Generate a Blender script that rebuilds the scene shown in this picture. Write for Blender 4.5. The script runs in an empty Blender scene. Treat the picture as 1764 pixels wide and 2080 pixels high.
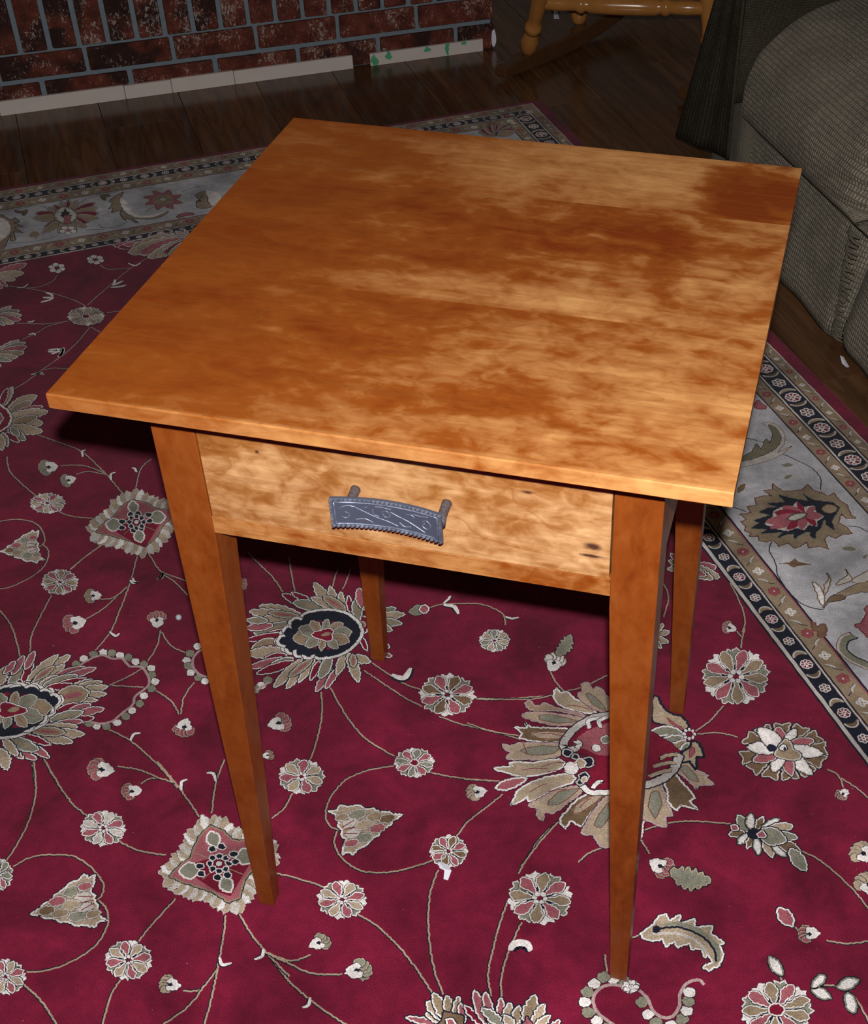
import bpy, math, random
from mathutils import Vector, Matrix, noise as mnoise
random.seed(7)
# ------------------------------------------------------------------ camera
W, H = 1764, 2080
F_PX, CX, CY = 2764.66, 1064.7, 1137.9
CAM = Vector((0.29144731, -0.72621347, 1.25415243))
RW = Matrix(((0.97096029, 0.23917231, -0.00572083),
             (0.1533027, -0.64036028, -0.75262009),
             (-0.18366928, 0.72988719, -0.65843016)))      # rows: right, down, forward
sc = bpy.context.scene
cd = bpy.data.cameras.new('camera'); cam = bpy.data.objects.new('camera', cd)
sc.collection.objects.link(cam); sc.camera = cam
M = Matrix((RW[0], -Vector(RW[1]), -Vector(RW[2]))).transposed().to_4x4()
M.translation = CAM
cam.matrix_world = M
cd.sensor_fit = 'AUTO'; cd.sensor_width = 36.0
cd.lens = F_PX / 2080 * 36.0
cd.shift_x = (882 - CX) / 2080; cd.shift_y = (CY - 1040) / 2080
cd.clip_start = 0.02
# ------------------------------------------------------------------ light: camera flash and faint room light
sc.view_settings.view_transform = 'Standard'; sc.view_settings.look = 'None'
sc.view_settings.gamma = 1.0; sc.view_settings.use_curve_mapping = False
sc.view_settings.exposure = 0.0
wd = bpy.data.worlds.new('world'); sc.world = wd; wd.use_nodes = True
wd.node_tree.nodes['Background'].inputs[0].default_value = (0.75, 0.85, 1.0, 1)
wd.node_tree.nodes['Background'].inputs[1].default_value = 0.005
fl = bpy.data.lights.new('camera_flash', 'SPOT'); fl.energy = 104; fl.color = (1.0, 0.975, 0.985)
fl.shadow_soft_size = 0.009; fl.spot_size = math.radians(125); fl.spot_blend = 0.25
fo = bpy.data.objects.new('camera_flash', fl); sc.collection.objects.link(fo)
fo.location = (0.2957, -0.7259, 1.317)
fo.rotation_euler = (Vector((0.02, 0.62, 0.35)) - fo.location).to_track_quat('-Z', 'Y').to_euler()

def ray(x, y):
    return (RW.transposed() @ Vector(((x - CX) / F_PX, (y - CY) / F_PX, 1.0)))
def at(x, y, z=0.0):
    d = ray(x, y); return CAM + d * ((z - CAM.z) / d.z)

# ------------------------------------------------------------------ helpers
coll = sc.collection
ORG = {}
def link(o, parent, org):
    coll.objects.link(o)
    if parent is not None:
        o.parent = parent; o.location = Vector(org) - ORG[parent.name]
    else:
        o.location = org
    ORG[o.name] = Vector(org); return o
def tag(o, label=None, cat=None, group=None, kind=None):
    if label: o['label'] = label
    if cat: o['category'] = cat
    if group: o['group'] = group
    if kind: o['kind'] = kind
    return o
def thing(name, label, cat, loc, group=None, kind=None):
    o = bpy.data.objects.new(name, None); o.empty_display_size = .05
    link(o, None, loc); return tag(o, label, cat, group, kind)
def mk(name, verts, faces, mat, parent=None, org=None, smooth=False, bevel=0, seg=2, sub=0):
    me = bpy.data.meshes.new(name)
    if org is None:
        n = len(verts)
        org = (sum(v[0] for v in verts) / n, sum(v[1] for v in verts) / n, min(v[2] for v in verts))
    ox, oy, oz = org
    me.from_pydata([(v[0] - ox, v[1] - oy, v[2] - oz) for v in verts], [], faces)
    me.update()
    if smooth:
        for p in me.polygons: p.use_smooth = True
    me.materials.append(mat)
    o = bpy.data.objects.new(name, me); link(o, parent, org)
    if bevel:
        b = o.modifiers.new('bevel', 'BEVEL'); b.width = bevel; b.segments = seg; b.limit_method = 'ANGLE'; b.angle_limit = .6
    if sub:
        s = o.modifiers.new('sub', 'SUBSURF'); s.levels = sub; s.render_levels = sub
    return o
BOXF = [(0, 3, 2, 1), (4, 5, 6, 7), (0, 1, 5, 4), (1, 2, 6, 5), (2, 3, 7, 6), (3, 0, 4, 7)]
def boxv(x0, x1, y0, y1, z0, z1):
    return [(x0, y0, z0), (x1, y0, z0), (x1, y1, z0), (x0, y1, z0), (x0, y0, z1), (x1, y0, z1), (x1, y1, z1), (x0, y1, z1)]
class MB:
    def __init__(s): s.v = []; s.f = []
    def add(s, v, f):
        n = len(s.v); s.v += [tuple(a) for a in v]; s.f += [tuple(i + n for i in q) for q in f]; return s
    def box(s, *a): return s.add(boxv(*a), BOXF)
    def tube(s, pts, rad, k=12, cap=True):
        pts = [Vector(p) for p in pts]; n = len(pts)
        if not hasattr(rad, '__len__'): rad = [rad] * n
        prev = None; v = []; f = []
        for i, p in enumerate(pts):
            t = (pts[min(i + 1, n - 1)] - pts[max(i - 1, 0)]).normalized()
            if prev is None:
                a = Vector((0, 0, 1)) if abs(t.z) < .9 else Vector((1, 0, 0)); prev = t.cross(a).normalized()
            prev = (prev - t * prev.dot(t)).normalized(); b = t.cross(prev)
            for j in range(k):
                an = 2 * math.pi * j / k; v.append(p + (prev * math.cos(an) + b * math.sin(an)) * rad[i])
        for i in range(n - 1):
            for j in range(k):
                f.append((i * k + j, i * k + (j + 1) % k, (i + 1) * k + (j + 1) % k, (i + 1) * k + j))
        if cap: f += [tuple(range(k))[::-1], tuple((n - 1) * k + j for j in range(k))]
        return s.add(v, f)
    def go(s, name, mat, parent=None, **kw): return mk(name, s.v, s.f, mat, parent, **kw)

# ------------------------------------------------------------------ materials
class NT:
    def __init__(s, name):
        s.m = bpy.data.materials.new(name); s.m.use_nodes = True; s.t = s.m.node_tree
        s.b = s.t.nodes['Principled BSDF']; s.out = s.t.nodes['Material Output']
    def n(s, ty, **kw):
        o = s.t.nodes.new(ty)
        for k, v in kw.items():
            if k.startswith('i_'):
                key = k[2:]; key = int(key) if key.isdigit() else key.replace('_', ' ')
                s.set(o.inputs[key], v)
            else: setattr(o, k, v)
        return o
    def set(s, sock, v):
        if isinstance(v, bpy.types.NodeSocket): s.t.links.new(v, sock)
        elif isinstance(v, bpy.types.Node): s.t.links.new(v.outputs[0], sock)
        else: sock.default_value = v
    def math(s, op, a, b=0.0, c=None, clamp=False):
        o = s.n('ShaderNodeMath', operation=op, use_clamp=clamp); s.set(o.inputs[0], a); s.set(o.inputs[1], b)
        if c is not None: s.set(o.inputs[2], c)
        return o.outputs[0]
    def mix(s, f, a, b, mode='MIX'):
        o = s.n('ShaderNodeMix', data_type='RGBA', blend_type=mode); s.set(o.inputs[0], f); s.set(o.inputs[6], a); s.set(o.inputs[7], b); return o.outputs[2]
    def ramp(s, f, stops, interp='LINEAR'):
        o = s.n('ShaderNodeValToRGB'); s.set(o.inputs[0], f); r = o.color_ramp; r.interpolation = interp
        while len(r.elements) < len(stops): r.elements.new(.5)
        for e, (p, c) in zip(r.elements, stops): e.position = p; e.color = c if len(c) == 4 else (*c, 1)
        return o.outputs[0]
    def noise(s, vec, scale, detail=3, rough=.5, dist=0, dim='3D'):
        o = s.n('ShaderNodeTexNoise', noise_dimensions=dim); s.set(o.inputs['Vector'], vec)
        o.inputs['Scale'].default_value = scale; o.inputs['Detail'].default_value = detail
        o.inputs['Roughness'].default_value = rough; o.inputs['Distortion'].default_value = dist; return o.outputs[0]
    def mapv(s, vec, scale=(1, 1, 1), loc=(0, 0, 0), rot=(0, 0, 0)):
        o = s.n('ShaderNodeMapping'); s.set(o.inputs[0], vec); o.inputs[1].default_value = loc; o.inputs[2].default_value = rot; o.inputs[3].default_value = scale; return o.outputs[0]
    def obj(s, rnd=0):
        tc = s.n('ShaderNodeTexCoord').outputs['Object']
        if not rnd: return tc
        oi = s.n('ShaderNodeObjectInfo').outputs['Random']
        v = s.n('ShaderNodeCombineXYZ', i_0=s.math('MULTIPLY', oi, rnd), i_1=s.math('MULTIPLY', oi, rnd * 1.7), i_2=s.math('MULTIPLY', oi, rnd * .6))
        a = s.n('ShaderNodeVectorMath', operation='ADD'); s.set(a.inputs[0], tc); s.set(a.inputs[1], v.outputs[0]); return a.outputs[0]
    def bump(s, h, strength=.3, dist=.001, prev=None):
        o = s.n('ShaderNodeBump'); s.set(o.inputs['Height'], h); o.inputs['Strength'].default_value = strength; o.inputs['Distance'].default_value = dist
        if prev is not None: s.set(o.inputs['Normal'], prev)
        s.set(s.b.inputs['Normal'], o.outputs[0]); return o.outputs[0]
    def fin(s, color=None, rough=.5, spec=.5, metal=0, sheen=0):
        if color is not None: s.set(s.b.inputs['Base Color'], color if not isinstance(color, tuple) else (*color[:3], 1))
        s.set(s.b.inputs['Roughness'], rough); s.set(s.b.inputs['Specular IOR Level'], spec); s.set(s.b.inputs['Metallic'], metal)
        if sheen: s.b.inputs['Sheen Weight'].default_value = sheen
        return s.m

def cherry(name, axis=0, dark=(.185, .030, .003), mid=(.268, .066, .008), light=(.60, .295, .098), amt=1.0, bias=0.0, grad=0.0, knots=(), patches=(), lines=1.0, figscale=1.0, rough=.36, coat=.08, amp=1.0, spec=.22):
    """cherry wood; axis = grain direction (0 x, 2 z). figure = curly blotches across the grain, chatoyant sheen painted into their colour"""
    t = NT(name); co = t.obj(3.0); raw = t.n('ShaderNodeTexCoord').outputs['Object']
    def sc3(a, b):          # a along the grain, b across
        return (a, b, b) if axis == 0 else (b, b, a)
    fine = t.noise(t.mapv(co, sc3(5, 260)), 1, 3, .6)
    streak = t.noise(t.mapv(co, sc3(1.5, 38)), 1, 4, .55, .3)
    fig = t.noise(t.mapv(co, sc3(13 * figscale, 27 * figscale), rot=(0, 0, .55)), 1, 3, .55, .7)
    fig2 = t.noise(t.mapv(co, sc3(48 * figscale, 75 * figscale), rot=(0, 0, -.3)), 1, 3, .6, .6)
    big = t.noise(t.mapv(co, sc3(4.2, 7)), 1, 1.5, .5, .4)
    f = t.math('ADD', t.math('MULTIPLY', fig, .75), t.math('MULTIPLY', fig2, .45))
    f = t.math('ADD', f, t.math('MULTIPLY', big, .35))
    f = t.math('ADD', f, t.math('MULTIPLY', streak, .24))
    f = t.math('MULTIPLY', t.math('SUBTRACT', f, .895), amp)
    if grad:  # chatoyant sheen painted into the colour: paler, stronger figure towards the right
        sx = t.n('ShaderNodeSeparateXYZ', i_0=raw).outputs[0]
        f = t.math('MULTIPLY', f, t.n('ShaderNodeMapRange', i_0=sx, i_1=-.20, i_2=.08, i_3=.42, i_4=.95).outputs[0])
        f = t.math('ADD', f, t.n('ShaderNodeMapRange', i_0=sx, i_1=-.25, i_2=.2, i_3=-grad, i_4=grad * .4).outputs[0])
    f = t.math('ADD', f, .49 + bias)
    for (px_, py_, rx_, ry_, st_) in patches:      # heartwood and pale figure zones; the front-edge strip is painted flash brightness
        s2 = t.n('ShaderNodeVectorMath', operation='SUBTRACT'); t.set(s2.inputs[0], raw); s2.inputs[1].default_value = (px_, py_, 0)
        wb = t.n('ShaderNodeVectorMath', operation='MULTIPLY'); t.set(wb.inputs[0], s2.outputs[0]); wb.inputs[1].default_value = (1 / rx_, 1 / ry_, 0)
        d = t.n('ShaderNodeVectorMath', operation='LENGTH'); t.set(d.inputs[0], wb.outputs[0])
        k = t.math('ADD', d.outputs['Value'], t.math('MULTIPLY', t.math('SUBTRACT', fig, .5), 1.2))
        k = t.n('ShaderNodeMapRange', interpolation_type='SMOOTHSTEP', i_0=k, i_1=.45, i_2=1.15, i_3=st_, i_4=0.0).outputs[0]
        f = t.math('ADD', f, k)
    c = t.ramp(f, [(.24, dark), (.44, mid), (.60, tuple(m * .55 + l * .45 for m, l in zip(mid, light))), (.82, light)])
    c = t.mix(1 - amt, c, (*mid, 1)) if amt < 1 else c
    c = t.mix(t.math('MULTIPLY', t.math('SUBTRACT', .62, fine, clamp=True), .9), c, (.20, .06, .01, 1))
    # growth-ring lines
    wv = t.noise(t.mapv(co, sc3(1.6, 9)), 1, 2, .5, .3)
    ring = t.math('FRACT', t.math('MULTIPLY', wv, 17))
    ring = t.ramp(ring, [(0, (1, 1, 1)), (.05, (.25, .25, .25)), (.16, (0, 0, 0)), (1, (0, 0, 0))])
    c = t.mix(t.math('MULTIPLY', ring, .42 * lines), c, (.26, .085, .018, 1))
    for (kx, ky, kz, r, e) in knots:      # pitch pockets and pin knots, in the part's own coordinates
        d = t.n('ShaderNodeVectorMath', operation='LENGTH')
        s2 = t.n('ShaderNodeVectorMath', operation='SUBTRACT'); t.set(s2.inputs[0], raw); s2.inputs[1].default_value = (kx, ky, kz)
        wob = t.n('ShaderNodeVectorMath', operation='MULTIPLY'); t.set(wob.inputs[0], s2.outputs[0]); wob.inputs[1].default_value = (1 / e, 0 if axis == 0 else 1, 1)
        t.set(d.inputs[0], wob.outputs[0])
        k = t.math('ADD', d.outputs['Value'], t.math('MULTIPLY', t.math('SUBTRACT', fig2, .5), r * .9))
        k = t.n('ShaderNodeMapRange', i_0=k, i_1=r * .35, i_2=r, i_3=.93, i_4=0.0).outputs[0]
        c = t.mix(k, c, (.045, .014, .012, 1))
    t.bump(t.math('ADD', t.math('MULTIPLY', fine, .4), t.math('MULTIPLY', fig, 1.0)), .10, .004)
    t.b.inputs['Coat Weight'].default_value = coat; t.b.inputs['Coat Roughness'].default_value = .12
    return t.fin(c, rough, spec)

M_TOP = [cherry('cherry board front', 0, amp=1.15, bias=.0, grad=.12, patches=[(.14, .07, .13, .03, .07), (.10, -.03, .09, .04, -.03), (.05, -.0985, .5, .006, .13)]), cherry('cherry board middle', 0, amp=1.15, bias=-.015, grad=.10, patches=[(.03, -.075, .17, .022, .16), (.04, .045, .13, .05, -.07), (.21, -.02, .06, .05, .10), (.165, .0, .022, .06, -.12)]), cherry('cherry board back', 0, bias=.0, grad=.07, patches=[(.05, .0, .15, .08, .17), (.215, .0, .055, .07, -.30), (-.09, .03, .06, .02, .08)])]  # last front-board patch paints the flash-lit front edge paler
M_EDGE = cherry('cherry edge', 0, bias=.02)
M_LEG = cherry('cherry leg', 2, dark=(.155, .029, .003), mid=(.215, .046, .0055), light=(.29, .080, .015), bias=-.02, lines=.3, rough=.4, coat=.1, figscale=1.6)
M_RAIL = cherry('cherry rail', 0, bias=.06, lines=.4, figscale=1.3)
M_DRAWER = cherry('cherry drawer front', 0, bias=.085, lines=1.2, figscale=1.15, amp=1.45, coat=.3, spec=.4, light=(.70, .41, .185), mid=(.34, .135, .034), dark=(.22, .068, .012),
                  knots=[(.1512, 0, .0304, .0042, 2.2), (.1515, 0, .0206, .0022, 6), (.1003, 0, .0733, .0022, 3), (-.1152, 0, .0735, .0022, 1.2)])
def metal_mat():
    t = NT('antiqued pewter'); co = t.obj()
    n = t.noise(co, 900, 3, .6); n2 = t.noise(co, 120, 2, .5)
    c = t.ramp(n2, [(.3, (.13, .145, .20)), (.7, (.36, .40, .50))])
    t.bump(n, .25, .0006); return t.fin(c, .42, .5, .6)
M_PEWTER = metal_mat()
def pewter_dark():
    t = NT('dark pewter recess'); n = t.noise(t.obj(), 700, 3, .6)
    t.bump(n, .3, .0006); return t.fin((.085, .10, .145), .5, .5, .4)
M_PEWTER_D = pewter_dark()
def post_mat():
    t = NT('worn iron post'); n = t.noise(t.obj(), 500, 3, .6)
    c = t.ramp(n, [(.3, (.05, .045, .05)), (.7, (.14, .125, .135))]); t.bump(n, .3, .0005); return t.fin(c, .5, .4, .3)
M_POST = post_mat()

def plank_mat():
    t = NT('laminate oak plank'); co = t.obj(9.0); oi = t.n('ShaderNodeObjectInfo').outputs['Random']
    g = t.noise(t.mapv(co, (2.5, 38, 10)), 1, 5, .65, .6)
    cath = t.noise(t.mapv(co, (1.1, 9, 4)), 1, 2, .5, .6)
    r = t.math('FRACT', t.math('MULTIPLY', cath, 12))
    r = t.ramp(r, [(0, (1, 1, 1)), (.18, (.2, .2, .2)), (.5, (0, 0, 0)), (1, (.4, .4, .4))])
    c = t.ramp(g, [(.3, (.07, .027, .010)), (.5, (.16, .072, .028)), (.72, (.27, .13, .055))])
    c = t.mix(t.math('MULTIPLY', r, .55), c, (.04, .015, .006, 1))
    c = t.mix(t.math('MULTIPLY', oi, .55), c, (.055, .024, .011, 1))
    t.bump(g, .12, .0008); return t.fin(c, .2, .5)
M_PLANK = plank_mat()
def plain(name, col, rough=.6, spec=.3, ns=60, amt=.25, bumpd=0, metal=0, sheen=0):
    t = NT(name); n = t.noise(t.obj(2.0), ns, 4, .6)
    c = t.mix(n, tuple(a * (1 - amt) for a in col) + (1,), tuple(min(1, a * (1 + amt)) for a in col) + (1,))
    if bumpd: t.bump(n, .5, bumpd)
    return t.fin(c, rough, spec, metal, sheen)
M_GAP = plain('floor underlay', (.012, .007, .004), .9)
M_MORTAR = plain('grey mortar', (.215, .27, .30), .9, .15, 90, .2, .003)
M_TRIMW = plain('pale birch trim', (.72, .64, .57), .55, .3, 30, .08)
M_PAINT = plain('green paint smudge', (.10, .42, .20), .6, .3, 80, .4)
M_WALL = plain('wall paint', (.45, .42, .38), .8, .2, 20, .05)
M_CEIL = plain('ceiling paint', (.6, .6, .58), .9, .1, 20, .05)
M_OAK = plain('honey oak lacquer', (.45, .19, .045), .22, .5, 30, .25)
M_RUN = plain('dark oak runner', (.10, .042, .016), .22, .6, 30, .35)
M_BLUE = plain('navy cushion cloth', (.015, .035, .12), .9, .1, 200, .3, .001)
M_PAPER = plain('white paper', (.85, .85, .92), .7, .2, 40, .05, .0005)
M_BEAD = plain('clear bead', (.5, .55, .6), .1, .8, 40, .3)
def brick_mat():
    t = NT('tumbled red brick'); co = t.obj(11.0); oi = t.n('ShaderNodeObjectInfo').outputs['Random']
    n = t.noise(co, 28, 4, .65); big = t.noise(co, 9, 2, .5, .5)
    c = t.ramp(n, [(.3, (.065, .019, .012)), (.55, (.165, .040, .025)), (.75, (.23, .070, .042))])
    k = t.ramp(t.math('ADD', big, t.math('MULTIPLY', t.math('SUBTRACT', oi, .5), .25)), [(.50, (0, 0, 0)), (.60, (1, 1, 1))])
    c = t.mix(t.math('MULTIPLY', k, .8), c, (.018, .013, .012, 1))
    w = t.noise(t.mapv(co, (150, 150, 95)), 1, 5, .75, 1.0); w2 = t.noise(co, 14, 2, .5)
    wm = t.ramp(t.math('ADD', w, t.math('MULTIPLY', t.math('SUBTRACT', w2, .5), .45)), [(.58, (0, 0, 0)), (.65, (1, 1, 1))])
    c = t.mix(t.math('MULTIPLY', wm, .85), c, (.50, .42, .36, 1))
    t.bump(t.math('ADD', n, t.math('MULTIPLY', w, .5)), .7, .004); return t.fin(c, .85, .2)
M_BRICK = brick_mat()
def pile_mat():
    t = NT('rug pile'); co = t.n('ShaderNodeTexCoord').outputs['Object']
    geo = t.n('ShaderNodeNewGeometry').outputs['Position']
    col = t.n('ShaderNodeAttribute', attribute_name='dye').outputs['Color']
    mott = t.noise(geo, 11, 3, .55, .6); fine = t.noise(geo, 700, 2, .7); mid = t.noise(geo, 70, 3, .6)
    f = t.ramp(mott, [(.32, (.58, .58, .58)), (.68, (1.22, 1.22, 1.22))])
    c = t.mix(1.0, col, f, 'MULTIPLY')
    f2 = t.ramp(fine, [(.25, (.45, .45, .48)), (.75, (1.6, 1.6, 1.6))]); c = t.mix(.85, c, f2, 'MULTIPLY')
    f3 = t.ramp(mid, [(.3, (.86, .86, .86)), (.7, (1.12, 1.12, 1.12))]); c = t.mix(1, c, f3, 'MULTIPLY')
    lint = t.ramp(t.noise(geo, 260, 1, .4), [(.80, (0, 0, 0)), (.83, (1, 1, 1))])
    c = t.mix(t.math('MULTIPLY', lint, .55), c, (.5, .42, .44, 1))
    t.bump(t.math('ADD', fine, t.math('MULTIPLY', mid, .8)), .55, .0018)
    return t.fin(c, .95, .08, 0, .12)
M_PILE = pile_mat()
def rib_mat(name, c0, c1, sc_=95, dep=.0022, sh=.08):
    t = NT(name); uv = t.n('ShaderNodeUVMap').outputs[0]
    br = t.n('ShaderNodeTexBrick', offset=.0); t.set(br.inputs['Vector'], uv)
    br.inputs['Color1'].default_value = (*c0, 1); br.inputs['Color2'].default_value = (*c1, 1); br.inputs['Mortar'].default_value = tuple(a * .40 for a in c0) + (1,)
    br.inputs['Scale'].default_value = sc_; br.inputs['Mortar Size'].default_value = .13; br.inputs['Mortar Smooth'].default_value = .9
    br.inputs['Brick Width'].default_value = .85; br.inputs['Row Height'].default_value = .55
    n = t.noise(t.obj(), 400, 3, .7); n2 = t.noise(t.obj(), 16, 3, .5)
    c = t.mix(.8, br.outputs[0], t.ramp(n, [(.3, (.55, .52, .5)), (.7, (1.5, 1.48, 1.4))]), 'MULTIPLY')
    c = t.mix(1, c, t.ramp(n2, [(.3, (.8, .8, .8)), (.7, (1.15, 1.15, 1.15))]), 'MULTIPLY')
    t.bump(t.math('SUBTRACT', n, t.math('MULTIPLY', br.outputs['Fac'], 1.4)), .7, dep)
    return t.fin(c, .9, .12, 0, sh)
M_SOFA = rib_mat('olive ribbed upholstery', (.34, .30, .225), (.25, .22, .165))
M_THROW = rib_mat('dark brown throw cloth', (.075, .066, .046), (.055, .048, .033), 190, .0009, 0)

# ------------------------------------------------------------------ structure: floor, walls
ZF = -0.010
PA = math.radians(-56.5)
pd = Vector((math.cos(PA), math.sin(PA))); pn = Vector((-pd.y, pd.x))
floor = thing('floor', None, None, (-.5, 1.6, ZF - .012), kind='structure')
mk('underlay', boxv(-5.2, 3.2, -2.6, 5.2, ZF - .03, ZF - .0115), BOXF, M_GAP, floor)
PW, PL = .183, 1.21
pbase = at(520, 165, ZF).xy
row = -14
for row in range(-13, 12):
    off = (row * .437) % 1.0
    for k in range(-2, 3):
        a0 = (k + off) * PL; a1 = a0 + PL - .0012
        b0 = row * PW; b1 = b0 + PW - .0012
        c = pbase + pd * ((a0 + a1) / 2) + pn * ((b0 + b1) / 2)
        if not (-3.9 < c.x < 2.3 and -1.0 < c.y < 4.6): continue
        vs = []
        for z in (ZF - .011, ZF):
            for (a, b) in ((a0, b0), (a1, b0), (a1, b1), (a0, b1)):
                vs.append((a - (a0 + a1) / 2, b - (b0 + b1) / 2, z - ZF))
        o = mk('plank', vs, BOXF, M_PLANK, floor, org=(0, 0, 0), bevel=.0006, seg=1)
        o.location = Vector((c.x, c.y, ZF)) - ORG[floor.name]; o.rotation_euler.z = PA
RX0, RX1, RY0, RY1 = -3.4, 2.4, -1.9, 4.4
for nm, a in dict(wall_back=(RX0, RX1, RY1, RY1 + .1, ZF, 2.45), wall_left=(RX0 - .1, RX0, RY0, RY1, ZF, 2.45), wall_right=(RX1, RX1 + .1, RY0, RY1, ZF, 2.45), wall_front=(RX0, RX1, RY0 - .1, RY0, ZF, 2.45)).items():
    tag(mk(nm, boxv(*a), BOXF, M_WALL), kind='structure')
tag(mk('ceiling', boxv(RX0 - .1, RX1 + .1, RY0 - .1, RY1 + .1, 2.45, 2.55), BOXF, M_CEIL), kind='structure')

# ------------------------------------------------------------------ brick hearth
HA = Vector((-1.58444, 1.88969, 0)); hd = Vector((.83943, .54347, 0)); hn = Vector((.54347, -.83943, 0))
def hp(s, o, z): return HA + hd * s + hn * o + Vector((0, 0, z))
def hbox(s0, s1, o0, o1, z0, z1, jit=0):
    return [hp(s + random.uniform(-jit, jit), o + random.uniform(-jit, jit), z + random.uniform(-jit, jit)) for z in (z0, z1) for (s, o) in ((s0, o0), (s1, o0), (s1, o1), (s0, o1))]
hearth = thing('hearth', 'raised red brick fireplace hearth with grey mortar joints along the back of the floor', 'hearth', hp(.3, -.2, ZF))
S0, S1 = -.75, 1.178
def flipbox(v): return v, [tuple(reversed(f)) for f in BOXF]
v, f = flipbox(hbox(S0, S1 - .006, -.55, -.004, ZF, .31)); mk('mortar_bed', v, f, M_MORTAR, hearth)
def brick(s0, s1, z0, z1, o0=-.095, o1=0.004):
    jo = random.uniform(-.0015, .0015)
    vv = hbox(max(s0, S0), min(s1, S1), o0, o1 + jo, z0, z1, .0008)
    n_, ff = flipbox(vv); mk('brick', vv, ff, M_BRICK, hearth, bevel=.0035, seg=2)
for (z0, z1, js) in ((.0 - .008, .050, [.105 + .1955 * i for i in range(-5, 7)]), (.061, .1135, [.211 + .1935 * i for i in range(-5, 6)])):
    for i, j in enumerate(js):
        a, b = j + .0055, j + .190
        if a > S1 - .02: continue
        if i == len(js) - 1 or b > S1: b = S1
        if S1 - b < .06: b = S1
        if b < S0 + .02: continue
        brick(a, b, z0, z1)
j = .073 - .0632 * 12
while j < S1 - .01:
    a, b = j + .0052, min(j + .0580, S1)
    if a > S0: brick(a, b, .1190, .305)
    j += .0636
# top course of the hearth (out of frame, closes the block)
for i in range(0, 10):
    for k in range(5):
        a = S0 + i * .1955; v, f = flipbox(hbox(a, min(a + .187, S1), -.20 - k * .068 - .06, -.20 - k * .068, .300, .335)); mk('brick', v, f, M_BRICK, hearth, bevel=.003)
# trim strips at the foot of the hearth
def trim(nm, s0, s1, z1, mat=M_TRIMW):
    v, f = flipbox(hbox(s0, s1, .005, .013, ZF, z1)); return tag(mk(nm, v, f, mat, bevel=.0008, seg=1), kind='structure')
trim('trim_1', -.75, .0005, .021); trim('trim_2', .0015, .280, .0225); trim('trim_3', .281, .387, .021); trim('trim_4', .388, .533, .0225)
trim('trim_5', .534, .819, .0215)
t6 = trim('trim_6', .862, 1.147, .0195)
def blob(name, c3, ex, ey, rx, ry, mat, parent, lift=.0006, n=16, jag=.35, th=.0006):
    c3 = Vector(c3); nrm = Vector(ex).cross(Vector(ey)).normalized()
    vs = []
    for L in (0, 1):
        for i in range(n):
            a = 2 * math.pi * i / n; r = 1 + random.uniform(-jag, jag) if L == 0 else rr[i]
            if L == 0:
                if i == 0: rr = []
                rr.append(r)
            vs.append(c3 + Vector(ex) * math.cos(a) * rx * r + Vector(ey) * math.sin(a) * ry * r + nrm * (th if L else 0))
    fs = [tuple(range(n))[::-1], tuple(range(n, 2 * n))] + [(i, (i + 1) % n, n + (i + 1) % n, n + i) for i in range(n)]
    return mk(name, vs, fs, mat, parent)
for (s, z, rx, ry) in ((.872, .004, .009, .013), (.908, .010, .008, .010), (1.005, .012, .010, .006), (1.055, .010, .006, .014), (1.098, .016, .006, .004)):
    blob('paint_smudge', hp(s, .0132, z), hd, (0, 0, 1), rx, ry, M_PAINT, t6)

# ------------------------------------------------------------------ table
TH, TT, TD = .688, .0127, .505
table = thing('side_table', 'square cherry wood side table with one drawer and four tapered legs on the red rug', 'table', (0, .25, 0))
tt = mk('table_top', boxv(-.2535, .2535, .0005, TD - .0005, TH - TT, TH - TT + .0012), BOXF, M_EDGE, table)
for i, (y0, y1) in enumerate(((0, .1955), (.1955, .3880), (.3880, TD))):
    e_ = .0010 if i == 0 else 0
    pr = [(y0 + e_ * .7, TH - TT)] + ([(y0, TH - TT + .0007), (y0, TH - .0012), (y0 + .0004, TH - .0004)] if i == 0 else []) + [(y0 + e_, TH), (y1, TH), (y1, TH - TT)]
    n_ = len(pr); vs = [(x, y, z) for x in (-.254, .254) for (y, z) in pr]
    fs = [tuple(range(n_)), tuple(range(2 * n_ - 1, n_ - 1, -1))] + [(k, n_ + k, n_ + (k + 1) % n_, (k + 1) % n_) for k in range(n_)]
    fs = [q[::-1] for q in fs]
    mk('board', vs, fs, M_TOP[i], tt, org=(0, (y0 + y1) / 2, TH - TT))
LX, LF, LB, LA, FB = .2029, .046, .4446, .0371, .0172
ZR, ZD, ZT = .5337, .5520, TH - TT
def leg(sx, y_out, sy):
    # sx: which side of the table, y_out: outer y face, sy: +1 when inner faces lie towards +y
    xo = LX * sx; v = []
    for z, w in ((.0015, FB), (ZR - .012, LA), (ZT, LA)):
        xi = xo - sx * w; yi = y_out + sy * w
        v += [(xo, y_out, z), (xi, y_out, z), (xi, yi, z), (xo, yi, z)]
    f = [(3, 2, 1, 0), (8, 9, 10, 11)]
    for L in (0, 1):
        for i in range(4):
            f.append((L * 4 + i, L * 4 + (i + 1) % 4, L * 4 + 4 + (i + 1) % 4, L * 4 + 4 + i))
    if sx * sy < 0: pass
    else: f = [tuple(reversed(q)) for q in f]
    return mk('leg', v, f, M_LEG, table, bevel=.0008, seg=2)
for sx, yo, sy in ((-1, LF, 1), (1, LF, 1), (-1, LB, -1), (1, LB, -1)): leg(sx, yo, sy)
mk('drawer_rail', boxv(-LX + LA, LX - LA, LF + .0004, LF + .02, ZR, ZD - .0006), BOXF, M_RAIL, table, bevel=.0005)
mk('top_rail', boxv(-LX + LA, LX - LA, LF + .002, LF + .02, ZT - .006, ZT), BOXF, M_RAIL, table)
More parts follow.
